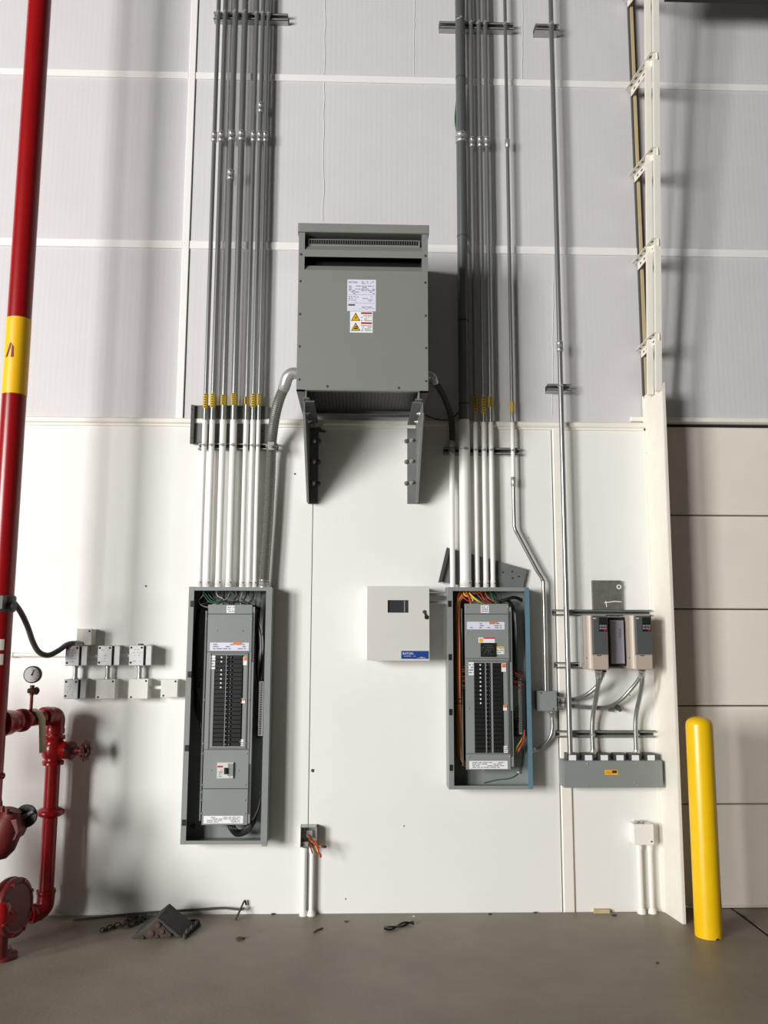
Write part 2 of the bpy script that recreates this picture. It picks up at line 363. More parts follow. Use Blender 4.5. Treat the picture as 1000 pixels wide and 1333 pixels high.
for (xa, ya, xb, yb) in ((820, 8, 858, -45), (822, 124, 857, 74), (827, 236, 857, 199), (832, 350, 860, 318), (838, 464, 861, 441)):
    zb = ZA(xb, yb, track_d(ZA(xb, yb, d550))); db = track_d(zb)
    A = Vector((XT-0.02, -0.02, ZA(xa, ya, 0.02)-0.01)); B = Vector((JXF-0.006, -db-0.012, zb-0.01)); B.x -= .012; ax = (B-A)
    br = obj('brace', MB().prism([A, B, B+Vector((0, 0, 0.045)), A+Vector((0, 0, 0.045))], (0.004, 0, 0)).prism([A+Vector((0, 0, .045)), B+Vector((0, 0, .045)), B+Vector((-.04, 0, .045)), A+Vector((-.04, 0, .045))], (0, 0, 0.004)), 'jamb_paint', tr)
    for t in np.linspace(0.12, 0.84, 5):
        p = A+ax*t; q = A+ax*(t+0.07)
        obj('slot', MB().prism([p+Vector((-.001, 0, .018)), q+Vector((-.001, 0, .018)), q+Vector((-.001, 0, .030)), p+Vector((-.001, 0, .030))], (0.002, 0, 0)), 'dark_grey', br)
        obj('slot', MB().prism([p+Vector((-.014, 0, .0442)), q+Vector((-.014, 0, .0442)), q+Vector((-.026, 0, .0442)), p+Vector((-.026, 0, .0442))], (0, 0, 0.0052)), 'dark_grey', br)
obj('roof_beam', MB().box(XA(868, 2, 0.3), XR, -0.36, -0.26, ZA(930, 4, 0.26), ZA(930, 4, 0.26)+0.10).box(XA(868, 2, 0.3), XR, -0.32, -0.30, ZA(930, 4, 0.26)+0.10, ZA(930, 4, 0.26)+0.3), 'beam_dark', label='dark steel beam crossing the top right above the door', cat='beam')

# ================================================================== transformer on its brackets
TD, TB = 0.62, 0.06
x0, x1, z0, z1 = RC(387.5, 304, 557.5, 508, TD); TZ0, TZ1, TX0, TX1 = z0, z1, x0, x1
zl = ZA(472, 292.5, TD)
t = thing('transformer', ((x0+x1)/2, -(TD+TB)/2, z0), 'large grey ventilated transformer cabinet high on the wall', 'transformer')
def zz(py): return ZA(472, py, TD)
def xx(px): return XA(px, 400, TD)
s1, s2 = xx(395.5), xx(549.5)
fr = MB().box(x0, s1, -TD, -TD+.004, zz(352), z1).box(s2, x1, -TD, -TD+.004, zz(352), z1).box(s1, s2, -TD, -TD+.004, zz(335), zz(326)).box(s1, s2, -TD, -TD+.004, zz(303.5), z1+0.001)
obj('case', MB().box(x0, x0+.004, -TD+.004, -TB, z0, z1).box(x1-.004, x1, -TD+.004, -TB, z0, z1).box(x0, x1, -TB-.004, -TB, z0, z1), 'transformer_grey', t)
obj('vent_frame', fr, 'transformer_grey', t)
obj('front_panel', MB().cham(x0, x1, -TD-.002, -TD+.004, z0, zz(352), .002), 'transformer_grey', t)
obj('lid', MB().cham(x0-.006, x1+.006, -TD-.012, -TB, z1, zl, .004), 'transformer_grey', t)
for (ya, yb) in ((303, 326), (335, 352)):            # louvre shelves sloping back and up
    obj('louvre', MB().prism([(s1, -TD+.002, zz(yb)), (s2, -TD+.002, zz(yb)), (s2, -TD+.026, zz(yb)+.034), (s1, -TD+.026, zz(yb)+.034)], (0, 0.003, 0.003)), 'transformer_grey', t)
    obj('vent_back', MB().box(s1, s2, -TD+.095, -TD+.10, zz(yb)-.03, zz(ya)+.03), 'black_plastic', t)
    obj('vent_cheek', MB().box(s1-.003, s1, -TD+.004, -TD+.095, zz(yb), zz(ya)).box(s2, s2+.003, -TD+.004, -TD+.095, zz(yb), zz(ya)), 'dark_grey', t)
pd = TD-.032; zp0, zp1 = ZA(472, 322, pd), ZA(472, 312, pd)
ps = obj('perforated_strip', MB().box(s1+.015, s2-.01, -pd, -pd+.003, zp0, zp1), 'transformer_grey', t)
pb = MB(); nh = 46
for i in range(nh):
    xc = s1+.03+(s2-s1-.055)*i/(nh-1); pb.box(xc-.0055, xc+.0055, -pd-.0012, -pd+.001, zp0+.016, zp1-.005)
obj('slots', pb, 'black_plastic', ps)
ins = 0.03                                           # open underside with base rails and a perforated floor plate
obj('base_flange', MB().box(x0, x1, -TD, -TD+ins, z0-.003, z0).box(x0, x0+.05, -TD, -TB, z0-.003, z0).box(x1-.05, x1, -TD, -TB, z0-.003, z0).box(x0, x1, -TB-.03, -TB, z0-.003, z0), 'transformer_grey', t)
gr = obj('floor_grille', MB().box(x0+.05, x1-.05, -TD+ins, -TB-.03, z0+.02, z0+.024), 'dark_grey', t)
gb = MB()
for i in range(30):
    xc = x0+.07+(x1-x0-.14)*i/29
    for j in range(9):
        yc = -TD+.07+(TD-TB-.15)*j/8; gb.box(xc-.005, xc+.005, yc-.018, yc+.018, z0+.0185, z0+.021)
obj('slots', gb, 'black_plastic', gr)
for xc in (x0+.055, x1-.055):
    obj('base_rail', MB().box(xc-.003, xc+.003, -TD+.01, -TB, z0-.045, z0-.003).box(xc-.02, xc+.02, -TD+.01, -TB, z0-.048, z0-.045), 'transformer_grey', t)
screws([(391.5, 331), (391, 366), (390.5, 409), (390, 451), (389.5, 494), (553.5, 333), (553.5, 368), (554, 411), (554.5, 453), (554.5, 496), (426, 503), (519, 505)], TD+.002, t, 0.007, 'dark_grey')
np_ = label_on(452.2, 364, 489.5, 405, TD+.002, t, 'label_lilac', 'nameplate', label='white printed rating plate')
text('maker_name', 'EATON', 0.0155, W(459.6, 367.5, TD+.0035), 'print_blue', np_, 0.0)
printing(471, 366, 487, 370, TD+.003, 2, 'print_grey', np_, .7); printing(454, 371.5, 488, 383, TD+.003, 6, 'print_grey', np_, .6)
printing(454, 385, 462, 392, TD+.003, 3, 'print_grey', np_, .6); printing(465, 386, 487, 393, TD+.003, 4, 'print_grey', np_, .3); printing(468, 399, 487, 403, TD+.003, 3, 'print_grey', np_, .7)
obj('barcode', MB().pbox(453.5, 396, 462, 397.8, TD+.004, TD+.002), 'print_black', np_)
rules = MB()
for y in (383.5, 394.5): rules.pbox(453.5, y, 488.5, y+.3, TD+.0036, TD+.002)
rules.pbox(463, 384, 463.3, 394, TD+.0036, TD+.002); obj('rules', rules, 'print_grey', np_)
wl = label_on(455.8, 405.4, 485.3, 433, TD+.002, t, 'label_white', 'warning_label', label='white warning label with two yellow triangles')
for k, (ya, yb) in enumerate(((407.5, 417.5), (420.5, 430.5))):
    def tri(b, sx0, sx1, sy0, sy1, d): b.prism([W(sx0, sy1, d), W(sx1, sy1, d), W((sx0+sx1)/2, sy0, d)], (0, 0.001, 0)); return b
    obj('warning_triangle', tri(MB(), 457, 469, ya-.6, yb, TD+.0040), 'print_black', wl); obj('warning_fill', tri(MB(), 458.4, 467.6, ya+1.3, yb-.9, TD+.0052), 'band_yellow', wl)
    b = MB()
    if k == 0: b.prism([W(464.2, 411, TD+.0062), W(461.6, 414, TD+.0062), W(463.2, 414, TD+.0062), W(461.8, 416.3, TD+.0062), W(464.8, 413.4, TD+.0062), W(463.2, 413.4, TD+.0062)], (0, .0008, 0))
    else: b.pbox(460.5, 426.5, 465.5, 428.3, TD+.006, TD+.005); b.pbox(462, 424.5, 466, 425.8, TD+.006, TD+.005)
    obj('pictogram', b, 'print_black', wl)
    obj('danger_bar', MB().pbox(470, ya-1, 484, ya+1.2, TD+.0045, TD+.002), 'print_red', wl); printing(470, ya+2.4, 484, yb+.8, TD+.003, 4, 'print_grey', wl, .7)
# brackets
for sgn, pxw, lab in ((-1, 402, 'grey triangular steel wall bracket under the left side of the transformer'), (1, 542, 'grey triangular steel wall bracket under the right side of the transformer')):
    zb = ZA(pxw, 656, 0.0); ztp = TZ0-.048; X = XA(pxw, 640, 0)
    b = thing('wall_bracket', (X, -.02, zb), lab, 'bracket', 'transformer wall brackets')
    obj('gusset', MB().prism([(X-.004, -.002, zb), (X-.004, -.07, zb), (X-.004, -.56, ztp-.07), (X-.004, -.56, ztp), (X-.004, -.002, ztp)], (.008, 0, 0)), 'plate_grey' , b)
    xi0, xi1 = (X, X+.058) if sgn < 0 else (X-.058, X)
    obj('wall_flange', MB().box(xi0, xi1, -.010, -.001, zb, ztp), 'plate_grey', b)
    obj('top_flange', MB().box(xi0, xi1, -.56, -.002, ztp-.008, ztp), 'plate_grey', b)
    obj('edge_lip', MB().prism([(X-.007, -.07, zb), (X-.007, -.56, ztp-.07), (X-.007, -.575, ztp-.07), (X-.007, -.085, zb)], (.014, 0, 0)), 'enclosure_grey', b)
    for py in (573, 600, 628):
        z = ZA(pxw, py, .02); xc = (xi0+xi1)/2
        obj('bolt', MB().lathe((xc, -.010, z), (0, -1, 0), [(0, .017), (.003, .017), (.0031, .011), (.013, .011), (.0131, .006), (.034, .006)], 10), 'bright_steel', b)
        obj('anchor_crumb', MB().lathe((xi0-.004 if sgn > 0 else xi1+.004, -.004, z-.004), (0, -1, 0), [(0, .016), (.012, .013), (.018, .004)], 7), 'weathered_steel', b)
    for d_ in (.42, .22):
        obj('bolt', MB().lathe((X+sgn*-.004, -d_, ztp-.035), (-sgn, 0, 0), [(0, .012), (.010, .011), (.0101, .006), (.022, .006)], 8), 'bright_steel', b)
lf = thing('wall_hook', W(415, 556, .02), 'small white hooked fitting on the ledge below the transformer', 'fitting')
obj('plate', MB().pbox(410, 549, 421, 555, .06, .0), 'trim_paint', lf); obj('hook', MB().pbox(411, 555, 418, 558, .05, .0).prism([W(415, 558, .05), W(425, 561, .05), W(422, 563, .05), W(412, 560, .05)], (0, .02, 0)), 'weathered_steel', lf)

# ================================================================== struts and conduits
def strut(px0, px1, py, label, d=0.041, h=9, clamps=(), m='galvanised', back=0.0, slots=True, group='strut channels'):
    x0, x1, z0, z1 = RC(px0, py-h/2, px1, py+h/2, d)
    s_ = thing('strut_channel', ((x0+x1)/2, -d/2, z0), label, 'strut', group)
    th = .004; lip = (z1-z0)*.26
    b = MB().box(x0, x1, back-.003, back, z0, z1).box(x0, x1, -d, back, z0, z0+th).box(x0, x1, -d, back, z1-th, z1).box(x0, x1, -d, -d+.003, z0, z0+lip).box(x0, x1, -d, -d+.003, z1-lip, z1)
    obj('channel', b, m, s_); obj('channel_inside', MB().box(x0, x1, back-.006, back-.003, z0+th, z1-th), 'dark_grey', s_)
    for (xc, r) in clamps:
        zc = (z0+z1)/2
        obj('clamp', MB().ring((xc, -d-r, zc), (0, 0, 1), r+.002, .0026, 16, 6).box(xc-.005, xc+.005, -d-2*r-.016, -d-2*r, zc-.008, zc+.008).cyl((xc-.012, -d-2*r-.009, zc), (xc+.012, -d-2*r-.009, zc), .004, 8), 'galvanised', s_)
    return s_
SD = 0.041
def conduit(name, px, r, py_top, py_bot, label, group, paint=None, tag=None, couple=(), end=None, zbot=None, m='galvanised_pipe', refy=540, d=None, cat='conduit', rings=(), ztop=None, scolor='label_white'):
    dc = SD+r+.002 if d is None else d; x = XA(px, refy, dc); Z = lambda y: ZA(px, y, dc)
    zt = ztop if ztop is not None else (ZT-.1 if py_top <= 0 else Z(py_top)); zb = zbot if zbot is not None else Z(py_bot)
    c = thing(name, (x, -dc, zb), label, cat, group); zp = Z(paint) if paint else zb
    P = lambda z: (x, -dc, z)
    obj('pipe', MB().cyl(P(zp), P(zt), r, 16), m, c)
    if paint: obj('painted_section', MB().cyl(P(zb), P(zp), r+.0015, 16), 'white_pipe', c)
    for y in couple:
        z = Z(y); cp = obj('coupling', MB().lathe(P(z-.035), (0, 0, 1), [(0, r+.002), (.002, r+.005), (.033, r+.005), (.0331, r+.003), (.037, r+.003), (.0371, r+.005), (.068, r+.005), (.07, r+.002)], 14), 'galvanised', c)
        obj('set_screw', MB().cyl((x, -dc-r-.004, z+.018), (x, -dc-r-.012, z+.018), .004, 8).cyl((x, -dc-r-.004, z-.018), (x, -dc-r-.012, z-.018), .004, 8), 'dark_grey', cp)
    for y in rings: obj('joint_ring', MB().lathe(P(Z(y)-.004), (0, 0, 1), [(0, r+.0018), (.008, r+.0018)], 16), 'dark_grey', c)
    if tag:
        za, zb_ = Z(tag[1]), Z(tag[0]); tg = obj('yellow_tag', MB().lathe(P(za), (0, 0, 1), [(0, r+.0022), (zb_-za, r+.0022)], 14), 'tag_yellow', c)
        pr = MB(); n = 6
        for i in range(n):
            zc = za+(zb_-za)*(i+.5)/n; pr.box(x-r*.55, x+r*.25, -dc-r-.0035, -dc-r*.8, zc-.0035, zc+.0035)
        obj('printing', pr, 'brass_dark', tg)
    if end: obj('connector', MB().lathe(P(zb), (0, 0, 1), [(0, r+.004), (.010, r+.004), (.0101, r+.003), (.045, r+.003), (.047, r+.0015)], 14), 'white_pipe' if paint else 'bright_steel', c); obj('set_screw', MB().cyl((x+r*.6, -dc-r-.002, zb+.028), (x+r*.6, -dc-r-.009, zb+.028), .0045, 8), 'dark_grey', c)
    return x, r
ord_ = ['first', 'second', 'third', 'fourth', 'fifth', 'sixth', 'seventh']
LP = [(267.2, .0145), (276.8, .0165), (291, .0195), (304.5, .0205), (320.8, .0145), (329.5, .0145), (337, .0125)]
lx = []
PZL = ZA(300, 763.5, .146); PZR = ZA(636, 764.5, .146)
for i, (px, r) in enumerate(LP):
    tagy = [(513, 532), (513, 531), (515, 528), (513, 528), (517, 527), (513, 531), (513, 528)][i]
    cp = [(178,), (178,), (177, 228), (177,), (178,), (178, 140), (178,)][i]
    lx.append(conduit('conduit', px, r, -10, 763, '%s from the left of the seven conduits above the taller left panel' % ord_[i], 'seven conduits over the left panel', paint=547, tag=tagy, couple=cp, end=True, zbot=PZL))
strut(258, 361, 581, 'galvanised strut behind the white conduits above the left panel', clamps=[c for c in lx])
strut(278, 375, 21, 'galvanised strut at the very top of the seven left conduits', clamps=lx, back=UPY)
# cover plate behind the left conduits
cpz = thing('backing_plate', W(300, 577, .01), 'dark grey folded plate behind the conduits, left of the transformer', 'plate')
obj('sheet', MB().pbox(252, 528, 348, 577, .022, .018), 'plate_grey', cpz); obj('fold', MB().pbox(248, 527, 252.5, 577, .045, .018), 'dark_grey', cpz)
screws([(249.5, 533), (249.5, 570)], .046, cpz, .005, 'dark_grey'); screws([(342, 561)], .022, cpz, .005, 'print_black')
# right-hand group
rx = []
bigx = conduit('conduit', 604.2, .034, -10, 763, 'thick dark conduit running full height right of the transformer', 'conduits over the right panel', paint=547, couple=(180,), end=True, zbot=PZR, m='dark_pipe', rings=(102, 308, 418, 526))
rx.append(bigx)
for i, (px, r, tg) in enumerate(((619, .0135, (514, 537)), (630, .0145, (517, 538)), (639, .0140, (517, 530)))):
    rx.append(conduit('conduit', px, r, -10, 763, '%s of the three thin conduits right beside the thick dark one' % ord_[i], 'conduits over the right panel', paint=550, tag=tg, couple=(185,), end=True, zbot=PZR))
stub = conduit('conduit', 588.8, .0165, 590, 763, 'short white conduit dropping into the right panel, leftmost of its group', 'conduits over the right panel', end=False, zbot=PZR, m='white_pipe', refy=680)
dB = SD+.0118; rB = .0118; xB = XA(667, 540, dB)
bx = thing('conduit', (xB, -dB, ZA(711, 900, dB)), 'thin conduit with a double bend down to the small junction box', 'conduit', 'conduits over the right panel')
obj('pipe', MB().cyl((xB, -dB, ZA(667, 550, dB)), (xB, -dB, ZT-.1), rB, 14), 'galvanised_pipe', bx)
obj('painted_section', MB().cyl((xB, -dB, ZA(668, 623, dB)), (xB, -dB, ZA(667, 550, dB)), rB+.0015, 14), 'white_pipe', bx)
for y in (187, 627): obj('coupling', MB().lathe((xB, -dB, ZA(667, y, dB)-.03), (0, 0, 1), [(0, rB+.002), (.002, rB+.005), (.058, rB+.005), (.06, rB+.002)], 12), 'bright_steel', bx)
x2 = XA(709.5, 840, dB)
zA, zB2 = ZA(670, 688, dB), ZA(703, 752, dB)
obj('bent_section', MB().tube(spline([(xB, -dB, ZA(668, 625, dB)), (xB, -dB, zA+.06), (xB+.004, -dB, zA), (xB+.03, -dB, zA-.055), (x2-.045, -dB, zB2+.055), (x2-.008, -dB, zB2-.01), (x2, -dB, zB2-.09), (x2, -dB, ZA(711, 899, dB))], 8), rB, 12), 'galvanised_pipe', bx)
tz = (ZA(667, 537, dB), ZA(667, 523, dB)); tg = obj('yellow_tag', MB().lathe((xB, -dB, tz[0]), (0, 0, 1), [(0, rB+.002), (tz[1]-tz[0], rB+.002)], 12), 'tag_yellow', bx)
strut(578, 677, 587, 'galvanised strut behind the conduits right of the transformer', clamps=rx+[(xB, rB), stub])
strut(572, 669, 33, 'galvanised strut at the very top of the thick dark conduit group', clamps=rx+[(xB, rB)], back=UPY)
rv = conduit('conduit', 731, .0165, -10, 985, 'long single conduit running down to the wire trough beside the drives', 'conduits over the wire trough', couple=(451,), refy=540, d=.085, zbot=ZA(742, 984, .085))
strut(697, 728, 35, 'short strut at the top of the single right-hand conduit', d=.066, back=UPY, h=8, clamps=[(rv[0], .0165)])
strut(713, 744, 504, 'short strut crossing the single conduit just above the ledge', d=.066, back=UPY, h=8.5, clamps=[(rv[0], .0165)])
# green ground wire
obj('ground_wire', MB().tube(spline([W(596.0, -10, .05), W(595.8, 40, .05), W(597, 100, .05), W(594.6, 130, .055), W(592.8, 158, .06), W(596.5, 185, .05), W(597.2, 250, .05), W(596.4, 290, .05), W(598.5, 310, .04)], 6), .0055, 8), 'wire_green', label='green ground wire running beside the thick dark conduit', cat='wire')
# flexible conduits at the transformer
fc = thing('flexible_conduit', W(344, 763, .08), 'thick ribbed flexible conduit from transformer left side down to the left panel', 'flexible conduit', 'transformer flexible conduits')
obj('hose', corrugated([W(371, 503, .30), W(363, 522, .25), W(357, 548, .17), W(353.5, 580, .095), W(352, 620, .08), W(349, 680, .075), (XA(345, 735, .075), -.075, ZA(345, 735, .075)), (XA(343.5, 757, .075), -.075, PZL+.03)], .029, .0068, .16), 'flex_metal', fc)
obj('elbow', MB().tube(spline([W(389, 486.5, .33), W(381, 486, .33), W(374.5, 491, .325), W(371.5, 500, .31), W(369, 507, .29)], 6), [.030]*2+[.036]*21+[.034]*2, 16), 'bright_steel', fc)
obj('panel_connector', MB().lathe((XA(343.5, 757, .075), -.075, PZL), (0, 0, 1), [(0, .034), (.012, .034), (.0121, .031), (.05, .031)], 16), 'bright_steel', fc)
obj('clamp', MB().ring(W(353.5, 581, .09), (0, 0, 1), .034, .005, 18, 6).box(XA(349, 581, .13), XA(357, 581, .13), -.145, -.115, ZA(353, 586, .13), ZA(353, 576, .13)).cyl(W(353, 581, .14), W(353, 581, .165), .010, 10), 'galvanised', fc)
fc2 = thing('flexible_conduit', W(589, 590, .058), 'thin dark flexible conduit from transformer right side to a white stub', 'flexible conduit', 'transformer flexible conduits')
obj('hose', corrugated([W(563, 496, .30), W(571, 504, .25), W(580, 520, .17), W(586.5, 540, .10), W(588.5, 556, .065), W(588.8, 575, .058)], .018, .006, .15), 'cable_dark', fc2)
obj('elbow', MB().tube(spline([W(556, 489, .32), W(561, 489, .32), W(564.5, 493, .31), W(566, 499, .29)], 5), .024, 14), 'bright_steel', fc2)
xs = stub[0]; obj('coupling', MB().lathe((xs, -.0575, ZA(589, 592, .0575)), (0, 0, 1), [(0, .019), (.004, .023), (.04, .023), (.041, .020), (.05, .020), (.051, .023), (.085, .022), (.09, .019)], 14), 'galvanised', fc2)
obj('control_cable', MB().tube(spline([W(554, 540, .06), W(565, 545, .05), W(578, 547, .045), W(588, 545, .04), W(598, 536, .03)], 6), .004, 8), 'wire_black', label='thin black cable sagging behind the flexible conduit right of the transformer', cat='cable')

# ================================================================== panelboards
PD = 0.146
def panelboard(px0, px1, py0, py1, label, lip=(7, 8, 5, 4.5), group='open panelboards'):
    x0, x1, z0, z1 = RC(px0, py0, px1, py1, PD); u = (x1-x0)/(px1-px0)
    p = thing('panelboard', ((x0+x1)/2, -PD/2, z0), label, 'panelboard', group); th = .003
    b = MB().box(x0, x1, -.004, -.001, z0, z1).box(x0, x0+th, -PD, -.001, z0, z1).box(x1-th, x1, -PD, -.001, z0, z1).box(x0, x1, -PD, -.001, z0, z0+th).box(x0, x1, -PD, -.001, z1-th, z1)
    obj('enclosure', b, 'enclosure_grey', p)
    l, r, tp, bt = [q*u for q in lip]
    for nm, bb in (('front_lip', MB().box(x0, x0+l, -PD-.003, -PD, z0, z1)), ('front_lip', MB().box(x1-r, x1, -PD-.003, -PD, z0, z1)), ('front_lip', MB().box(x0+l, x1-r, -PD-.002, -PD, z1-tp, z1)), ('front_lip', MB().box(x0+l, x1-r, -PD-.002, -PD, z0, z0+bt))):
        obj(nm, bb, 'enclosure_grey', p)
    return p, (x0, x1, z0, z1)
def wire(p, pts, m, r=.004, d=None, name='wire'):
    P = [W(a, b, c) for a, b, c in pts]; return obj(name, MB().tube(spline(P, 6), r, 7), m, p)
def breakers(p, rows, y0, y1, L, Mid, Rr, d, dots, slope, ticks):
    """two columns; L=(a,b) R=(a,b) pixel columns at mid height"""
    ym = (y0+y1)/2; xl0, xl1 = XA(L[0], ym, d), XA(L[1], ym, d); xr0, xr1 = XA(Rr[0], ym, d), XA(Rr[1], ym, d); xm0, xm1 = XA(Mid[0], ym, d), XA(Mid[1], ym, d)
    zt, zb = ZA(Mid[0], y0, d), ZA(Mid[0], y1, d); h = (zt-zb)/rows; xc = (xm0+xm1)/2
    proto = None
    for side, (a, b, m0, m1) in enumerate(((xl0, xl1, xm0, xc-.001), (xr0, xr1, xc+.001, xm1))):
        lo, hi = (a, m1) if side == 0 else (m0, b)
        bo = obj('breaker', MB().cham(a, b, -d, -d+.03, zt-h+.0012, zt-.0006, .0016).box(lo, hi, -d+.006, -d+.03, zt-h+.0012, zt-.0006), 'black_plastic', p)
        to = obj('toggle', MB().cham(m0+.002, m1-.002, -d-.008, -d+.006, zt-h*.72, zt-h*.28, .002), 'toggle_black', bo)
        tk = obj('rating_mark', MB().box(m0+.004, m1-.004, -d-.0088, -d-.008, zt-h*.56, zt-h*.44), 'print_grey', bo)
        dm = None
        if side == 0:
            xd = a+(b-a)*.58; dm = MB().box(xd-.004, xd+.004, -d-.0008, -d, zt-h*.66, zt-h*.3)
            dme = obj('indicator_dot', dm, 'label_white', bo)
        for i in range(1, rows):
            c = copyto(bo, (0, 0, -i*h), p); copyto(to, (0, 0, 0), c)
            if i >= ticks: copyto(tk, (0, 0, 0), c)
            if side == 0 and i in dots: copyto(dme, (0, 0, 0), c)
def screw_strip(px0, px1, py0, py1, d, p, n, slope, name='perforated_rail'):
    x0, x1, z0, z1 = RC(px0, py0, px1, py1, d)
    ra = obj(name, MB().box(x0, x1, -d, -d+.05, z0, z1), 'enclosure_grey', p); b = MB()
    return ra, (x0, x1, z0, z1)
def perf(ra, x, d, z0, z1, n):
    b = MB()
    for i in range(n): zc = z0+(z1-z0)*(i+.5)/n; b.box(x-.004, x+.004, -d-.001, -d+.001, zc-.0045, zc+.0045)
    obj('perforations', b, 'black_plastic', ra)

# ---- left, taller panel
p, (x0, x1, z0, z1) = panelboard(240.5, 351, 764, 1099, 'taller open grey panelboard on the left with black wiring')
# hinge clips
for py in (786, 878, 974, 1071):
    px = 250.2-(py-786)*.0385; obj('hinge_clip', MB().pbox(px-2.4, py-4, px+2.6, py+4, PD+.006, PD-.004), 'black_plastic', p)
DF = .125
def xs_(px, d=DF): return XA(px, 930, d)
lx0, lx1 = xs_(266.8), xs_(325.4)
def zl_(py, d=DF): return ZA(296, py, d)
obj('interior_chassis', MB().box(lx0+.004, lx1+.004, -DF+.012, -.004, zl_(1070), zl_(790)), 'dark_grey', p)
for ya, yb, in ((787, 799), (799.6, 848.5), (976, 1026.5), (1027.2, 1074)):
    obj('deadfront_cover', MB().cham(lx0, lx1, -DF, -DF+.012, zl_(yb), zl_(ya), .0015), 'enclosure_grey', p)
# breaker window frame
bl, brr = xs_(277.5), xs_(315.5)
fz0, fz1 = zl_(975.5), zl_(849)
wz0, wz1 = zl_(971.5), zl_(853)
obj('breaker_cover', MB().box(lx0, bl, -DF, -DF+.012, fz0, fz1).box(brr, lx1, -DF, -DF+.012, fz0, fz1).box(bl, brr, -DF, -DF+.012, fz0, wz0).box(bl, brr, -DF, -DF+.012, wz1, fz1), 'enclosure_grey', p)
obj('breaker_frame', MB().box(xs_(272.5), xs_(320.5), -DF-.004, -DF, wz1+.006, wz1+.016).box(xs_(272.5), xs_(320.5), -DF-.004, -DF, fz0+.002, fz0+.010).box(xs_(271.8), xs_(273), -DF-.004, -DF, fz0+.002, wz1+.016).box(xs_(320), xs_(321.6), -DF-.006, -DF, fz0+.002, wz1+.016), 'plate_grey', p)
breakers(p, 21, 853, 971.5, (278.6, 292.8), (293.6, 301.2), (302, 314.6), DF+.004, (0, 1, 3, 4, 5, 6, 7), 0, 2)
obj('centre_strip', MB().box(xs_(292.6), xs_(293.6), -DF-.009, -DF, wz0, wz1), 'enclosure_grey', p)
ra, q = screw_strip(326, 328.6, 790, 1072, DF-.004, p, 0, 0)
perf(ra, (q[0]+q[1])/2-.001, DF-.004, zl_(862), zl_(798), 26); perf(ra, (q[0]+q[1])/2-.001, DF-.004, zl_(1060), zl_(995), 26)
obj('side_rail', MB().box(lx0-.022, lx0-.012, -DF+.035, -.004, zl_(1070), zl_(795)), 'plate_grey', p)
tag_ = label_on(295, 788.5, 305.5, 798, DF, p, 'label_white', 'label', 3, 'print_grey', label='small square white rating tag')
lb = label_on(273.3, 836.5, 324, 847, DF, p, 'label_lilac', 'label', 3, 'print_grey', .5, label='wide pale label strip with an orange warning corner')
obj('warning_patch', MB().pbox(303.5, 835.5, 315, 839, DF+.0025, DF), 'print_orange', lb)
l2 = label_on(273.5, 853.5, 281, 871, DF, p, rows=4, pm='print_grey', name='label'); 
l3 = label_on(316.6, 855, 322.5, 866, DF, p, rows=0); obj('warning_patch', MB().pbox(317.4, 855.3, 321.8, 860, DF+.0025, DF), 'print_orange', l3)
l4 = label_on(313.3, 909, 319, 915.5, DF, p); obj('warning_patch', MB().pbox(313.5, 909.2, 318.8, 912, DF+.0025, DF), 'print_orange', l4)
label_on(311.5, 962.5, 317, 971, DF, p, rows=3)
label_on(265, 1062, 316.5, 1072, DF, p, rows=4, label='white instruction strip at the bottom of the covers')
mbk = obj('main_breaker', MB().pcham(282.5, 992.5, 304, 1013.5, DF+.012, DF-.01, .002), 'cabinet_white', p, label='white main breaker face')
obj('toggle', MB().pcham(291.5, 1000, 295.5, 1008, DF+.03, DF+.011, .003), 'black_plastic', mbk); obj('red_mark', MB().pbox(283, 996.8, 290, 999, DF+.0135, DF+.011), 'print_red', mbk)
printing(283.5, 1001, 290, 1012, DF+.012, 4, 'print_grey', mbk, .6); obj('toggle_plate', MB().pbox(296.5, 994, 303.5, 1010, DF+.0145, DF+.011), 'enclosure_grey', mbk); printing(298, 1010.5, 303, 1012.5, DF+.012, 1, 'print_grey', mbk)
sl_ = -.0355
scr = []
for (px, py) in ((269, 797), (328, 797), (269, 806), (328, 806), (282.5, 821), (315.5, 821), (262.8+2, 968), (321.5, 968), (264.5, 981), (321, 981), (263.5, 1021.5), (319.5, 1021.5), (263, 1031), (263, 1041.5), (319, 1041.5), (262.5, 1059), (319, 1059), (266.5, 911), (324.5, 911), (275, 1003), (310.5, 1003)):
    scr.append((px, py))
screws(scr, DF, p, .0052)
nb = obj('neutral_bar', MB().pbox(336.5, 887, 342.5, 958, .075, .05), 'bright_steel', p); b = MB()
for i in range(22): pt = W(340.6-i*.11, 889.5+i*3.1, .076); b.lathe(pt+Vector((0, .002, 0)), (0, -1, 0), [(0, .006), (.006, .005)], 7)
obj('terminal_screws', b, 'dark_grey', nb); obj('bar_base', MB().pbox(335, 885, 343, 960.5, .049, .004), 'black_plastic', nb)
for i in range(9):                                   # left gutter bundle
    o_ = i*1.25; wire(p, [(262+o_*.9, 772, .05), (256+o_*.4, 800, .06+.004*i), (253+o_*.5+random.uniform(-1, 1), 850, .05+.005*i), (253+o_*.4, 900, .05+.004*i), (254+o_*.6, 925, .05), (262+o_*.3, 940+4*i, .07)], 'wire_black', .0045)
for i in range(7): wire(p, [(252+i*1.2, 868+i*4, .05), (258, 871+i*4, .07), (266, 870+i*4, .07)], 'wire_black', .0035)
for i in range(16):                                  # top bends
    xa = 266+i*4.2; wire(p, [(xa, 768, .075), (xa+random.uniform(-2, 4), 775, .09), (xa+random.uniform(-8, 10), 782, .10), (xa+random.uniform(-14, 16), 786+random.uniform(-2, 3), .10), (xa+random.uniform(-16, 20), 793, .07)], 'wire_black' if i % 4 else 'wire_grey', .0042)
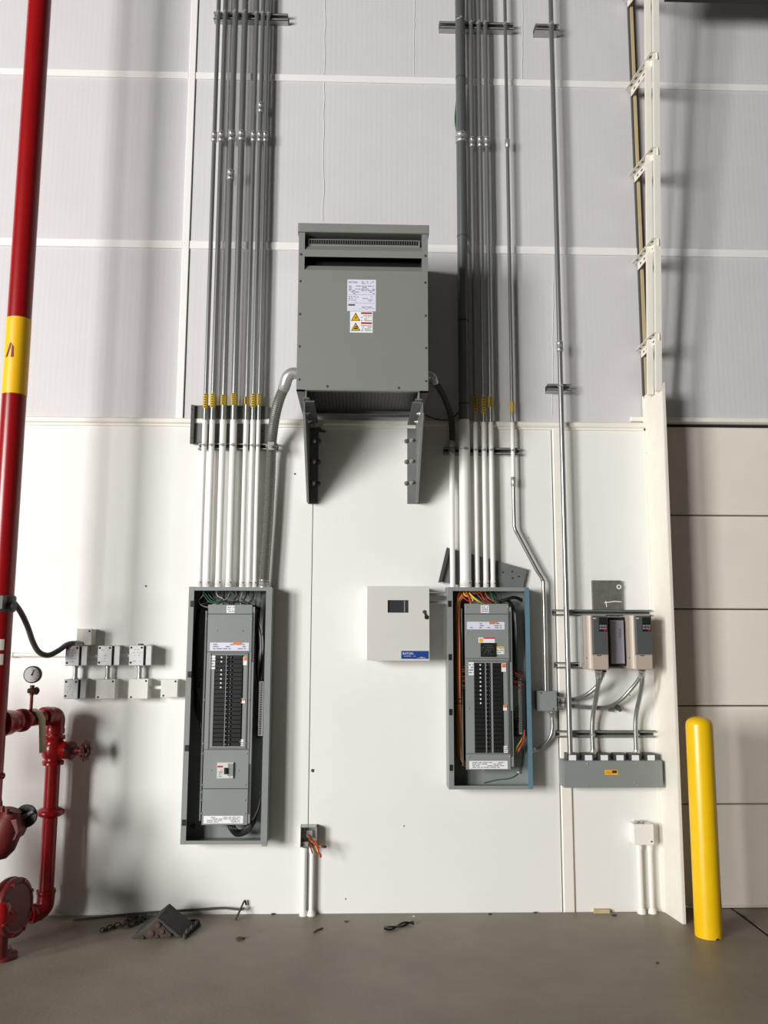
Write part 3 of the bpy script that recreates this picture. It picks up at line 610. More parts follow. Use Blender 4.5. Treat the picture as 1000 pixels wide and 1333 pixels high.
for i in range(2): wire(p, [(264+i*3, 772, .09), (272+i*3, 783-i, .12), (284+i*3, 784.5-i*1.5, .12), (293+i*3, 781, .10)], 'wire_green', .003)
for i in range(9):                                   # right gutter bundle
    o_ = i*.95; wire(p, [(340+i*.7, 770, .06), (338.5+o_, 785, .07), (334.5+o_, 810, .06+.005*i), (333.5+o_*1.1, 850, .05+.006*i), (334+o_*.9, 880, .06), (337.5+o_*.3, 890+i*6, .07)], 'wire_black', .0045)
for i in range(6): wire(p, [(334, 800+i*2, .06), (341-i*.6, 822+i*3, .10), (342-i, 848+i*2, .11), (336, 868+i*3, .08)], 'wire_black' if i % 3 else 'wire_grey', .003)
for i in range(5):                                   # thick feeders at the bottom
    wire(p, [(294+i*2.6, 1068, .07), (297+i*2.6, 1077+i*.4, .09+.005*i), (307+i*2, 1088-i*1.9, .10), (321+i*1.4, 1085-i*3.4, .10), (331+i*1.1, 1072-i*4.2, .09), (337+i*.7, 1052-i*4, .07), (339+i*.5, 1030, .05)], 'wire_black', .0052, name='feeder_cable')
obj('knockout', MB().lathe(W(251.5, 1075, .006), (0, -1, 0), [(0, .016), (.003, .016)], 12), 'dark_grey', p)
obj('corner_foot', MB().pbox(341, 1098, 347.5, 1102, PD-.01, PD-.05), 'galvanised', p)

# ---- right, shorter panel
p, (x0, x1, z0, z1) = panelboard(583.8, 691, 764.5, 1027.5, 'shorter open grey panelboard with orange wiring and a blue film edge', lip=(6.5, 2, 5, 4.5))
def xr_(px, d=DF): return XA(px, 895, d)
def zr_(py, d=DF): return ZA(636, py, d)
obj('film_edge', MB().box(x1-.026, x1+.0015, -PD-.004, -PD+.001, z0+.002, z1-.002).box(x1, x1+.0015, -PD, -.02, z0+.002, z1-.002), 'film_blue', p, label='blue protective film left on the right edge')
for py in (786, 855.5, 927, 999.5):
    px = 585.2+(py-786)*.0098; obj('hinge_clip', MB().pbox(px-1.8, py-4, px+2.4, py+4, PD+.006, PD-.004), 'black_plastic', p)
rx0, rx1 = xr_(606), xr_(663.6)
obj('interior_chassis', MB().box(rx0+.004, rx1+.004, -DF+.012, -.004, zr_(998), zr_(790)), 'dark_grey', p)
for ya, yb in ((786, 799), (799.6, 857), (981.5, 1002)):
    obj('deadfront_cover', MB().cham(rx0, rx1, -DF, -DF+.012, zr_(yb), zr_(ya), .0015), 'enclosure_grey', p)
bl, brr = xr_(617.4), xr_(655.6); fz0, fz1 = zr_(981), zr_(857.5); wz0, wz1 = zr_(980), zr_(863)
obj('breaker_cover', MB().box(rx0, bl, -DF, -DF+.012, fz0, fz1).box(brr, rx1, -DF, -DF+.012, fz0, fz1).box(bl, brr, -DF, -DF+.012, fz0, wz0).box(bl, brr, -DF, -DF+.012, wz1, fz1), 'enclosure_grey', p)
obj('breaker_frame', MB().box(xr_(609.5), xr_(661.5), -DF-.004, -DF, wz1+.008, wz1+.016).box(xr_(609.5), xr_(661.5), -DF-.004, -DF, fz0-.004, fz0+.003).box(xr_(660.2), xr_(662), -DF-.006, -DF, fz0, wz1+.016), 'plate_grey', p)
breakers(p, 21, 863, 980, (618.2, 631.6), (633.2, 638.8), (641.6, 655), DF+.004, tuple(range(10)), 0, 0)
for a, b_ in ((631.7, 633), (639, 641.4)): obj('centre_strip', MB().box(xr_(a), xr_(b_), -DF-.006, -DF, wz0, wz1), 'enclosure_grey', p)
ra, q = screw_strip(664.2, 667.4, 790, 998, DF-.004, p, 0, 0)
perf(ra, (q[0]+q[1])/2-.002, DF-.004, zr_(862), zr_(796), 28); perf(ra, (q[0]+q[1])/2-.002, DF-.004, zr_(985), zr_(925), 26)
obj('side_rail', MB().box(rx0-.02, rx0-.012, -DF+.03, -.004, zr_(998), zr_(792)), 'plate_grey', p)
label_on(626, 788, 636.8, 797.8, DF, p, rows=3, pm='print_grey', label='small square white rating tag')
lb = label_on(608, 809.5, 657, 819.3, DF, p, 'label_lilac', 'label', 3, 'print_grey', .5, label='wide pale label strip with an orange warning corner'); obj('warning_patch', MB().pbox(637, 809, 648, 811.2, DF+.0025, DF), 'print_orange', lb)
mt = obj('meter_display', MB().pcham(626, 837, 645.5, 855, DF+.012, DF-.004, .002), 'black_plastic', p, label='black metering display'); printing(627.5, 839, 643, 853, DF+.012, 5, 'dark_grey', mt, .5)
l5 = label_on(623, 829.8, 644.3, 836.8, DF, p); obj('danger_bar', MB().pbox(629.5, 829.9, 644.2, 831.6, DF+.0025, DF), 'print_red', l5); obj('warning_patch', MB().pbox(623.8, 831, 628.5, 836, DF+.0025, DF), 'band_yellow', l5)
l6 = label_on(646.5, 841.5, 656.5, 851.5, DF, p, rows=3); obj('warning_patch', MB().pbox(646.6, 841.5, 656.4, 843.6, DF+.0025, DF), 'band_yellow', l6)
label_on(610.3, 862, 617, 879, DF, p, rows=4)
l7 = label_on(653, 863.5, 659, 874.5, DF+.005, p); obj('warning_patch', MB().pbox(653.6, 864, 658.4, 869, DF+.0075, DF+.004), 'print_orange', l7)
l8 = label_on(655.3, 918, 660.2, 925, DF+.005, p); obj('warning_patch', MB().pbox(655.4, 918.2, 660, 921, DF+.0075, DF+.004), 'print_orange', l8)
label_on(656, 971, 661, 980, DF+.005, p, rows=3)
label_on(611, 990.5, 661, 1001, DF, p, rows=4, label='white instruction strip at the bottom of the covers')
screws([(607.5, 790), (661.5, 790), (608, 823), (610, 922), (663, 922), (611, 985), (664, 985), (629.5, 1002.5)], DF, p, .005)
nb = obj('neutral_bar', MB().pbox(675.3, 884, 679.2, 956, .075, .05), 'bright_steel', p); b = MB()
for i in range(22): b.lathe(W(677+i*.04, 886.5+i*3.1, .076)+Vector((0, .002, 0)), (0, -1, 0), [(0, .006), (.006, .005)], 7)
obj('terminal_screws', b, 'dark_grey', nb); obj('bar_base', MB().pbox(671.5, 938, 679.5, 959, .06, .004), 'black_plastic', nb)
cols_ = ['wire_orange', 'wire_brown', 'wire_orange', 'wire_yellow', 'wire_brown', 'wire_orange', 'wire_brown', 'wire_orange']
for i in range(8):
    o_ = i*.75; wire(p, [(600+i*5, 769, .08), (596+o_*1.4, 778, .10), (593+o_, 795, .09), (593.5+o_, 840, .08+.004*i), (594+o_, 900, .08+.004*i), (595.5+o_, 950, .08), (597+o_, 978, .08), (600+o_*.9, 990+i*.8, .08), (606, 992+i*.7, .07)], cols_[i], .0048)
for y in (868, 871.5, 874.5, 881, 884, 887, 893, 896): wire(p, [(597, y, .10), (602, y-.5, .10), (606, y, .09)], 'wire_orange' if y % 2 else 'wire_brown', .0028)
for y in (909.5, 915.5): obj('cable_tie', MB().ring(W(597, y, .09), (0, 0, 1), .020, .003, 14, 5), 'black_plastic', p)
for i in range(4): wire(p, [(594+i, 786, .06), (599+i, 800, .05), (602, 812+i*3, .06), (600, 826+i*3, .06), (597, 842, .06)], 'wire_brown' if i % 2 else 'wire_green', .0035)
tc_ = ['wire_red', 'wire_yellow', 'wire_orange', 'wire_black', 'wire_brown', 'wire_red', 'wire_black', 'wire_orange', 'wire_green', 'wire_black']
for i in range(10):
    xa = 600+i*4.6; wire(p, [(xa, 768, .07), (xa+random.uniform(-1, 4), 774, .10), (xa+random.uniform(4, 12), 780, .115), (xa+random.uniform(8, 18), 785, .11), (xa+random.uniform(6, 16), 790, .08)], tc_[i], .0045)
wire(p, [(611, 772, .10), (617, 778, .125), (624, 783, .13), (632, 786.5, .10)], 'wire_yellow', .0065); wire(p, [(607, 768, .09), (610, 776, .115), (613, 784, .12)], 'wire_red', .0065)
for i in range(3): wire(p, [(650, 783+i, .10), (660, 779+i*1.2, .11), (670, 776.5+i*1.2, .11), (680, 780+i*1.5, .09)], 'wire_black', .005)
for i in range(7):
    o_ = i*.7; wire(p, [(652+i*1.5, 780, .08), (662+o_, 785, .10), (667.5+o_*.8, 796, .10), (668.5+o_, 830, .07+.006*i), (668.8+o_, 865, .07), (670+o_, 880+i*3, .07)], 'wire_black', .0045)
for i, y in enumerate((875, 880, 883, 887, 891, 897)): wire(p, [(668, y-8, .08), (673, y-3, .09), (681, y+.5, .07)], ('wire_black', 'wire_red', 'wire_brown')[i % 3], .0035)
for i in range(6): wire(p, [(675, 918+i*4, .08), (671, 924+i*4, .09), (668, 930+i*4, .08)], 'wire_black', .003)
for i in range(5): wire(p, [(683-i*.5, 950+i*2, .06), (682-i, 965, .08), (677-i*1.2, 975, .09), (671, 985+i*1.5, .08)], ('wire_red', 'wire_orange', 'wire_black', 'wire_brown', 'wire_yellow')[i], .0038)
wire(p, [(682, 976, .01), (680, 995, .01), (675, 1006, .01), (664, 1013, .01), (648, 1015, .01), (630, 1019, .012)], 'wire_green', .003)
obj('ground_lug', MB().lathe(W(675.5, 1005, .004), (0, -1, 0), [(0, .011), (.012, .009), (.013, .004)], 10), 'bright_steel', p)

# tilted gusset plate behind the right-hand conduits
gp = thing('backing_plate', W(630, 762, .01), 'grey drilled plate leaning askew behind the conduits on the right panel', 'plate')
obj('sheet', MB().prism([W(573, 757, .030), W(583, 713, .030), W(686, 741, .030), W(681, 765, .030), W(620, 765.3, .030)], (0, .004, 0)), 'plate_grey', gp)
obj('fold', MB().prism([W(571, 758, .055), W(582, 712.5, .055), W(586, 714, .055), W(575, 758, .055)], (0, .028, 0)), 'dark_grey', gp)
for (x, y) in ((655, 745), (667, 744), (675.5, 750.5), (667.5, 752.5)): obj('drilled_hole', MB().lathe(W(x, y, .0302), (0, -1, 0), [(0, .0055), (.0008, .0055)], 10), 'black_plastic', gp)

# ================================================================== white meter cabinet
MD = .16
cb = thing('meter_cabinet', W(518, 860, MD/2), 'pale grey cabinet with a small window beside the right panel', 'cabinet')
x0, x1, z0, z1 = RC(478, 763, 559, 860, MD)
cbo = obj('body', MB().box(x0+.004, x1-.004, -MD+.02, 0, z0+.004, z1-.004), 'cabinet_white', cb)
wx0, wx1, wz0, wz1 = RC(504.8, 781.2, 532, 797.6, MD)
door = obj('door', MB().box(x0, wx0, -MD, -MD+.019, z0, z1).box(wx1, x1, -MD, -MD+.019, z0, z1).box(wx0, wx1, -MD, -MD+.019, z0, wz0).box(wx0, wx1, -MD, -MD+.019, wz1, z1), 'cabinet_white', cb)
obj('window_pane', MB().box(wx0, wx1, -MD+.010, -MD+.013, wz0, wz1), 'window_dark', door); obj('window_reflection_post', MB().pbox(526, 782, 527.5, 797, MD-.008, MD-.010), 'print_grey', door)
obj('lock', MB().lathe(W(552.3, 796.5, MD), (0, -1, 0), [(0, .011), (.006, .011), (.008, .006)], 12), 'dark_grey', door)
obj('key', MB().lathe(W(555.2, 803.5, MD+.004), (0.3, -1, 0), [(0, .013), (.004, .013)], 12).prism([W(552, 798, MD+.008), W(554, 797.5, MD+.008), W(556.5, 803, MD+.008), W(553.5, 804, MD+.008)], (0, .002, 0)), 'brass_dark', door)
pl = obj('maker_plaque', MB().pbox(522.5, 847.3, 558, 857.7, MD+.002, MD), 'plaque_blue', door, label='blue maker plaque with white lettering')
text('maker_name', 'EATON', 0.0195, W(531.2, 850.9, MD+.0025), 'label_white', pl, 0.0, 1.0); printing(526, 853.6, 541, 854.6, MD+.002, 1, 'label_lilac', pl, .8); printing(544, 855, 557, 857, MD+.002, 2, 'label_lilac', pl, .6)
for py, nm in ((773.7, 'upper'), (784.2, 'lower')):
    a, b_ = W(557, py, .07), W(584.5, py, .07); a.z = b_.z = (a.z+b_.z)/2
    n_ = thing('conduit_nipple', (a+b_)/2, '%s of the two short bright pipes joining cabinet and right panel' % nm, 'conduit', 'pipes between cabinet and right panel')
    obj('pipe', MB().cyl(a, b_, .012, 12), 'bright_steel', n_); obj('locknut', MB().cyl(b_-Vector((.025, 0, 0)), b_, .016, 8), 'bright_steel', n_)

# ================================================================== drives, junction box, trough
strut(720.5, 848, 797.5, 'upper strut behind the two beige drives', h=7.5)
strut(723, 849, 866, 'lower strut behind the two beige drives', h=7.5)
strut(725, 853, 955.5, 'strut above the wire trough', h=8.5, clamps=[(XA(771.5, 955, .056), .0145), (XA(829, 955, .056), .0145)])
pt_ = thing('steel_plate', W(790, 793, .03), 'square bare steel plate on the wall above the drives', 'plate')
obj('sheet', MB().pbox(772, 755.5, 809, 794, .03, .0), 'weathered_steel', pt_)
obj('scratch', MB().tube(spline([W(787, 784.5, .0305), W(793, 784, .0305), (W(800, 783, .0305)), W(809, 783.4, .0305)], 4), .0035, 6).tube([W(789, 782.5, .0305), W(790, 790, .0305)], .003, 6), 'label_white', pt_)
obj('bolt_hole', MB().ring(W(806, 764, .031), (0, 1, 0), .012, .004, 12, 6), 'label_white', pt_)
DD = .25
def drive(fx0, fx1, which):
    y0, y1 = 800.5, 872; x0, x1, z0, z1 = RC(fx0, y0, fx1, y1, DD); u = (x1-x0)/(fx1-fx0)
    d = thing('motor_drive', ((x0+x1)/2, -.15, z0), which, 'drive', 'motor drives'); zc = lambda y: ZA((fx0+fx1)/2, y, DD)
    obj('heatsink', MB().box(x0-.008, x1+.004, -.10, -SD, z0+.006, z1-.004), 'galvanised', d)
    obj('body', MB().cham(x0-.004, x1+.002, -DD+.012, -.10, z0+.004, z1, .016), 'beige', d)
    obj('lower_cover', MB().cham(x0+.012, x1+.001, -DD-.004, -DD+.02, z0, zc(852), .006), 'beige', d)
    fpn = obj('front_panel', MB().cham(x0+.022, x1, -DD-.006, -DD+.02, zc(852)+.002, z1-.004, .004), 'drive_panel', d)
    obj('corner_cover', MB().tube([(x0+.012, -DD+.014, z0+.006), (x0+.012, -DD+.014, z1-.004)], .014, 12), 'beige_light', d)
    kx0, kx1 = x0+.022+(x1-x0-.022)*.36, x1-.005; kd = DD+.006
    kp = obj('keypad', MB().cham(kx0, kx1, -kd-.008, -kd, zc(822), zc(803.5), .003), 'black_plastic', d)
    obj('screen', MB().box(kx0+.007, kx1-.007, -kd-.009, -kd-.008, zc(811.5), zc(804.8)), 'screen_dark', kp)
    b = MB()
    for i in range(3):
        for j in range(2): xc = kx0+.012+i*(kx1-kx0-.024)/2; z = zc(814.6+j*3.4); b.box(xc-.006, xc+.006, -kd-.0105, -kd-.008, z-.005, z+.005)
    obj('buttons', b, 'print_grey', kp); obj('stop_button', MB().lathe((kx1-.014, -kd-.008, zc(820)), (0, -1, 0), [(0, .008), (.004, .007)], 10), 'print_red', kp)
    obj('printing', MB().box(x0+.026, x0+.042, -kd-.0006, -kd, zc(805.4), zc(804.4)), 'label_white', fpn)
    obj('vent_slots', MB().box(x0+.045, x0+.052, -DD-.007, -DD-.003, zc(854), zc(852.6)).box(x0+.058, x0+.065, -DD-.007, -DD-.003, zc(854), zc(852.6)), 'black_plastic', d)
    obj('side_screw', MB().lathe((x0-.003, -DD+.05, zc(857)), (-1, 0, 0), [(0, .005), (.003, .005)], 8), 'dark_grey', d)
    obj('side_bracket', MB().box(x0-.016, x0-.008, -.075, -SD, z0+.01, z1-.006).box(x0-.010, x0-.006, -.13, -SD, z0+.01, z1-.006), 'galvanised', d)
drive(767.3, 791.8, 'beige motor drive with a dark keypad panel, left of the pair'); drive(823.4, 849, 'beige motor drive with a dark keypad panel, right of the pair beside the jamb')
mp_ = thing('cover_plate', W(803, 870, .06), 'lilac-grey panel in a black frame between the two drives', 'panel')
obj('frame', MB().pbox(791, 803.5, 815.5, 867, .13, SD), 'black_plastic', mp_); obj('face', MB().pcham(795.5, 807.5, 813, 864, .155, .13, .003), 'lilac_plate', mp_); obj('lettering', MB().pbox(806, 818, 808.5, 831, .1558, .155), 'print_grey', mp_)
JD = .10
jb = thing('junction_box', W(712, 925, JD/2), 'small grey square junction box right of the shorter panel', 'junction box')
obj('body', MB().pbox(700, 900.5, 724.5, 925, JD-.006, 0), 'enclosure_grey', jb); obj('cover', MB().pcham(699.3, 899.5, 725.2, 925.6, JD, JD-.006, .002), 'enclosure_grey', jb); screws([(704.5, 902), (720.5, 923)], JD, jb, .005, 'dark_grey')
def pipe_run(name, label, pts, r, ends, group, m='galvanised_pipe'):
    P = spline([Vector(q) for q in pts], 8); c = thing(name, P[-1], label, 'conduit', group); obj('pipe', MB().tube(P, r, 12), m, c)
    for i in ends:
        a = P[i]; b_ = P[i+1] if i == 0 else P[i-1]; dv = (b_-a).normalized()
        obj('connector', MB().tube([a, a+dv*.012, a+dv*.0121, a+dv*.045], [r+.008, r+.008, r+.004, r+.004], 12), 'bright_steel', c)
    return c
G = 'conduits around the drives'
pipe_run('conduit', 'lower conduit sweeping from the junction box to the right drive', [W(725, 917.5, .055), W(745, 919, .055), W(770, 921, .055), W(790, 920.5, .055), W(806, 913, .06), (W(820, 899, .08)), W(832, 884, .12), W(836.5, 873, .15)], .0125, (0, -1), G)
pipe_run('conduit', 'upper conduit curving from the junction box up to the left drive', [W(725, 911, .055), W(742, 911, .055), W(757, 907.5, .06), W(770, 900, .075), W(780, 889, .10), W(785.5, 873, .15)], .0125, (0, -1), G)
pipe_run('conduit', 'S-bent conduit from the left drive down into the trough', [W(779, 872.5, .19), W(778.8, 890, .17), W(776, 910, .11), W(772.5, 930, .065), W(771.3, 950, .056), W(772.5, 985.5, .056)], .0145, (0, -1), G)
pipe_run('conduit', 'S-bent conduit from the right drive down into the trough', [W(836, 872.5, .19), W(836, 890, .17), W(832.5, 910, .11), W(828.5, 930, .065), W(827.5, 950, .056), W(829, 985.5, .056)], .0145, (0, -1), G)
pipe_run('conduit', 'short conduit curving from the junction box into the right panel side', [W(718.5, 926, .05), W(719.5, 945, .05), W(717.5, 957, .05), W(711, 967.5, .05), W(703, 974, .05), W(691, 976.5, .05)], .0118, (0, -1), G)
kn = thing('pipe_strap', W(797, 922, .03), 'small pipe strap with loose bolt below the sweeping conduit', 'strap')
obj('strap', MB().pbox(793.5, 921, 797.5, 926.5, .03, 0), 'weathered_steel', kn); obj('bolt', MB().cyl(W(803.5, 920.5, 0), W(807.5, 924.5, .09), .011, 8).cyl(W(803, 920, 0.02), W(804.8, 921.8, .04), .018, 8), 'dark_grey', kn)
WD = .12
wt = thing('wire_trough', W(797, 1025, WD/2), 'long grey wire trough low on the wall below the drives', 'wire trough')
x0, x1, z0, z1 = RC(734.5, 990.5, 862.5, 1025.5, WD)
obj('body', MB().box(x0-.004, x1, -WD+.006, 0, z0+.003, z1), 'enclosure_grey', wt); obj('cover', MB().cham(x0, x1+.002, -WD, -WD+.006, z0, z1-.002, .0015), 'enclosure_grey', wt)
screws([(765, 994.5), (829, 994), (765, 1022), (826, 1019), (830, 1022)], WD, wt, .0048)
yl = label_on(787.5, 1002.3, 804.5, 1008.7, WD, wt, 'band_yellow', 'yellow_sticker', label='small yellow warning sticker'); obj('sticker_mark', MB().pbox(797, 1003, 803, 1006.5, WD+.002, WD), 'brass_dark', yl); printing(789, 1004, 796, 1007.5, WD+.001, 2, 'print_orange', yl, .9)
for i, px in enumerate((745.5, 766.5, 787, 807.5, 827.5, 848)):
    k = obj('cable_gland', MB().pbox(px-7, 981.5, px+6.5, 991, .10, .02), 'dark_grey', wt); kl = obj('label', MB().pbox(px-4.8, 983, px+4.6, 989.8, .102, .099), 'label_white', k)
    
# ================================================================== small boxes near the floor
ob = thing('outlet_box', W(402, 1104, .03), 'open grey outlet box with orange wires spilling out, low on the wall', 'outlet box')
x0, x1, z0, z1 = RC(391, 1076.5, 412.5, 1103, .075)
obj('box', MB().box(x0, x1, -.004, -.001, z0, z1).box(x0, x0+.003, -.075, 0, z0, z1).box(x1-.003, x1, -.075, 0, z0, z1).box(x0, x1, -.075, 0, z0, z0+.003).box(x0, x1, -.075, 0, z1-.003, z1), 'galvanised', ob)
obj('top_ear', MB().pbox(397, 1074, 407, 1077, .02, 0), 'galvanised', ob); obj('device', MB().pbox(399, 1081, 406.5, 1090, .03, .004), 'bright_steel', ob)
obj('clamp_fitting', MB().pbox(392, 1096, 401, 1102.5, .05, .004), 'galvanised', ob)
for i, (pts, m) in enumerate((([(401, 1086, .03), (404, 1093, .07), (409, 1098, .10), (413, 1103, .12)], 'wire_orange'), ([(403, 1090, .03), (407, 1094, .08), (412, 1097, .11), (415.5, 1110, .12)], 'wire_red'), ([(402, 1094, .03), (404, 1102, .09), (407, 1111, .10)], 'wire_brown'), ([(406, 1092, .04), (411, 1100, .10), (419, 1102, .12)], 'wire_orange'), ([(405, 1096, .04), (409, 1097, .09), (414, 1109, .11)], 'wire_yellow'), ([(404, 1099, .03), (408, 1105, .08), (411, 1112, .09)], 'wire_orange'))):
    wr = obj('wire', MB().tube(spline([W(*q) for q in pts], 5), .0042, 7), m, ob)
    if i in (1, 3): e = W(*pts[-1]); obj('wire_nut', MB().lathe(e, (0.3, -.3, -.6) if i == 1 else (1, -.2, 0), [(0, .006), (.02, .009), (.03, .004)], 8), 'wire_red' if i == 1 else 'print_black', ob)
def floor_pipe(px, pyt, refy, r, label, d=.03, group='white pipes rising from the floor'):
    x = XA(px, refy, d); c = thing('floor_conduit', (x, -d, 0), label, 'conduit', group)
    obj('pipe', MB().cyl((x, -d, 0), (x, -d, ZA(px, pyt, d)), r, 14), 'white_pipe', c); obj('collar', MB().lathe((x, -d, 0), (0, 0, 1), [(0, r+.012), (.012, r+.010), (.03, r+.003)], 12), 'trim_paint', c); obj('connector', MB().lathe((x, -d, ZA(px, pyt, d)-.03), (0, 0, 1), [(0, r+.004), (.03, r+.004)], 12), 'white_pipe', c)
floor_pipe(395.8, 1103, 1150, .0145, 'left white pipe from floor to the open outlet box'); floor_pipe(405.8, 1103, 1150, .0145, 'right white pipe from floor to the open outlet box')
floor_pipe(833.8, 1099, 1140, .0145, 'left white pipe from floor to the small white box near the jamb'); floor_pipe(847.5, 1099, 1140, .0135, 'right white pipe from floor to the small white box near the jamb')
wb = thing('junction_box', W(838, 1100, .04), 'small white square box low on the wall near the jamb', 'junction box')
obj('body', MB().pbox(826, 1073.5, 850.5, 1099.5, .085, 0), 'white_pipe', wb); obj('cover', MB().pcham(825.5, 1073, 851.2, 1100, .09, .084, .002), 'white_pipe', wb); screws([(848.5, 1095.5)], .09, wb, .005, 'print_black')
for px in (829.3, 836): q = W(px, 1073, .045); obj('top_connector', MB().lathe(q, (0, 0, 1), [(0, .012), (.012, .012), (.0121, .016), (.02, .016), (.021, .008)], 10), 'galvanised', wb)

# ================================================================== junction boxes on the left
def jbox(px0, py0, px1, py1, d, label, style, group='junction boxes on the left wall'):
    b = thing('junction_box', W((px0+px1)/2, py1, d/2), label, 'junction box', group); x0, x1, z0, z1 = RC(px0, py0, px1, py1, d)
    if style == 'steel':
        obj('body', MB().box(x0+.004, x1+.03, -d+.03, 0, z0, z1), 'box_steel', b); obj('gasket', MB().box(x0+.002, x1+.002, -d+.012, -d+.032, z0+.004, z1-.004), 'black_plastic', b)
        obj('cover', MB().cham(x0, x1, -d, -d+.012, z0, z1, .002), 'box_steel', b); obj('side_cover', MB().cham(x1+.012, x1+.046, -d+.006, -d+.03, z0+.002, z1-.002, .002), 'box_steel', b)
        screws([(px0+2, py1-4), (px1-2.5, py0+3), (px0+3, py0+3)], d, b, .0065, 'print_black'); printing(px0+5, py0+4, px1-4, py1-4, d, 5, 'print_grey', b, .35, 'embossing', .25)
    else:
        m = 'box_white'
        obj('body', MB().box(x0+.003, x1-.003, -d+.012, 0, z0+.003, z1-.003), m, b); obj('cover', MB().cham(x0, x1, -d, -d+.012, z0, z1, .003), m, b)
        screws([(px0+3, py1-2.5), (px1-3, py0+3)], d, b, .006, 'print_black')
    return b
jbox(85, 840.5, 103, 867, .115, 'steel junction box at left end of upper row, under the cable', 'steel')
jbox(127, 840.5, 145.5, 866.5, .115, 'steel junction box in the middle of the upper row', 'steel')
jbox(168, 840, 187, 866.5, .115, 'steel junction box at right end of upper row with a black plug on top', 'steel')
jbox(83, 884.5, 101.5, 910, .115, 'steel junction box at left end of the lower row', 'steel')
jbox(124.5, 884, 150, 910, .095, 'cream blank junction box, second in the lower row', 'plain')
jbox(167.5, 883.5, 193, 910, .095, 'pale grey blank junction box, third in the lower row', 'plain')
jbox(209.5, 884, 231.5, 908, .07, 'smallest white junction box at right end of the lower row', 'plain')
jbox(99.5, 818.5, 119.5, 840, .10, 'single cream junction box above the two rows', 'plain')
obj('box_plug', MB().lathe(W(183.5, 840.5, .07), (0, 0, 1), [(0, .016), (.004, .018), (.012, .014)], 12), 'dark_grey', label='black plug on top of the upper right junction box', cat='plug')
for i, px in enumerate((98.5, 140.5, 182)):
    a, b_ = W(px, 867, .05), W(px, 884, .05); b_.x = a.x
    nn = thing('conduit_nipple', b_, '%s short vertical pipe linking upper and lower junction boxes' % ('left', 'middle', 'right')[i], 'conduit', 'pipes between junction boxes'); obj('pipe', MB().cyl(b_, a, .014, 12), 'galvanised', nn)
    obj('locknut', MB().cyl(b_, b_+Vector((0, 0, .010)), .019, 8).cyl(a-Vector((0, 0, .010)), a, .019, 8), 'bright_steel', nn)
for i, (xa, xb, y) in enumerate(((108, 129, 854), (150, 170, 853.5), (190, 212, 895))):
    a, b_ = W(xa, y, .04), W(xb, y, .04); b_.z = a.z
    nn = thing('conduit_nipple', (a+b_)/2, ('short white pipe between first and second upper boxes', 'short white pipe between second and third upper boxes', 'short white pipe between the last two lower boxes')[i], 'conduit', 'pipes between junction boxes'); obj('pipe', MB().cyl(a, b_, .011, 12), 'white_pipe', nn); obj('locknut', MB().cyl(a, a+Vector((.012, 0, 0)), .016, 8), 'bright_steel', nn)
a, b_ = W(-60, 852, .03), W(86, 853, .03); b_.z = a.z = (a.z+b_.z)/2
hp = thing('conduit', (a+b_)/2, 'thin white horizontal conduit along the wall into the upper junction boxes', 'conduit'); obj('pipe', MB().cyl(a, b_, .012, 12), 'white_pipe', hp); c0 = W(11, 852, .03); c0.z = a.z; obj('coupling', MB().cyl(c0, c0+Vector((.03, 0, 0)), .016, 12), 'white_pipe', hp)

# ================================================================== sprinkler riser, drain pipe, valves
RD = .60; RR = .066
rxp = XA(22, 465, RD); rzt = ZT-.1
rs = thing('sprinkler_riser', (rxp, -RD, 0.5), 'tall thick red riser pipe with a yellow band on the far left', 'pipe')
zy0, zy1 = ZA(20, 515, RD), ZA(24, 416.5, RD)
obj('pipe', MB().cyl((rxp, -RD, .55), (rxp, -RD, rzt), RR, 32), 'red_paint', rs)
yb = obj('yellow_band', MB().lathe((rxp, -RD, zy0), (0, 0, 1), [(0, RR+.0015), (zy1-zy0, RR+.0015)], 32), 'band_yellow', rs, label='yellow band with a red letter')
al = math.radians(-24)                               # red stencilled letter A lying on the band
def onband(u, z): a_ = u/(RR+.003); q = math.radians(-101)+a_; return Vector((rxp+(RR+.0028)*math.cos(q), -RD+(RR+.0028)*math.sin(q), z))
zc = ZA(16, 460, RD); hgt = .085
def strip(pts): 
    b = MB(); n = len(pts)
    b.add([onband(*q) for q in pts], [tuple(range(n))]); return b
la = strip([(-.030, zc-hgt/2), (-.014, zc-hgt/2+.004), (.002, zc+hgt*.12), (.006, zc+hgt/2), (-.004, zc+hgt/2)])
la.add([onband(*q) for q in [(.006, zc-hgt/2), (.022, zc-hgt/2), (.020, zc+hgt*.2), (.010, zc+hgt*.42), (.008, zc+hgt*.05)]], [(0, 1, 2, 3, 4)])
lo = obj('letter', la, 'letter_red', yb); so = lo.modifiers.new('thick', 'SOLIDIFY'); so.thickness = .0012
for (ya, yb_) in ((832, 846), (851, 865)):
    zA, zB2 = ZA(0, yb_, RD), ZA(0, ya, RD); b = MB(); n = 10
    vs = [Vector((rxp+(RR+.0015)*math.cos(q), -RD+(RR+.0015)*math.sin(q), z)) for z in (zA, zB2) for q in np.linspace(math.radians(-130), math.radians(-42), n)]
    b.add(vs, [(i, i+1, n+i+1, n+i) for i in range(n-1)], True); obj('pipe_label', b, 'paper', rs)
zf = ZA(0, 786, RD)
obj('flow_switch_clamp', MB().lathe((rxp, -RD, zf-.045), (0, 0, 1), [(0, RR+.006), (.01, RR+.012), (.08, RR+.012), (.09, RR+.006)], 24).box(rxp-.03, rxp+.055, -RD-RR-.05, -RD-RR+.02, zf-.03, zf+.04).cyl((rxp+RR-.01, -RD-.04, zf-.01), (rxp+RR+.028, -RD-.05, zf-.012), .022, 12), 'dark_grey', rs)
ft = thing('signal_cable', W(98, 838, .12), 'dark flexible cable drooping from the red riser to the junction boxes', 'cable')
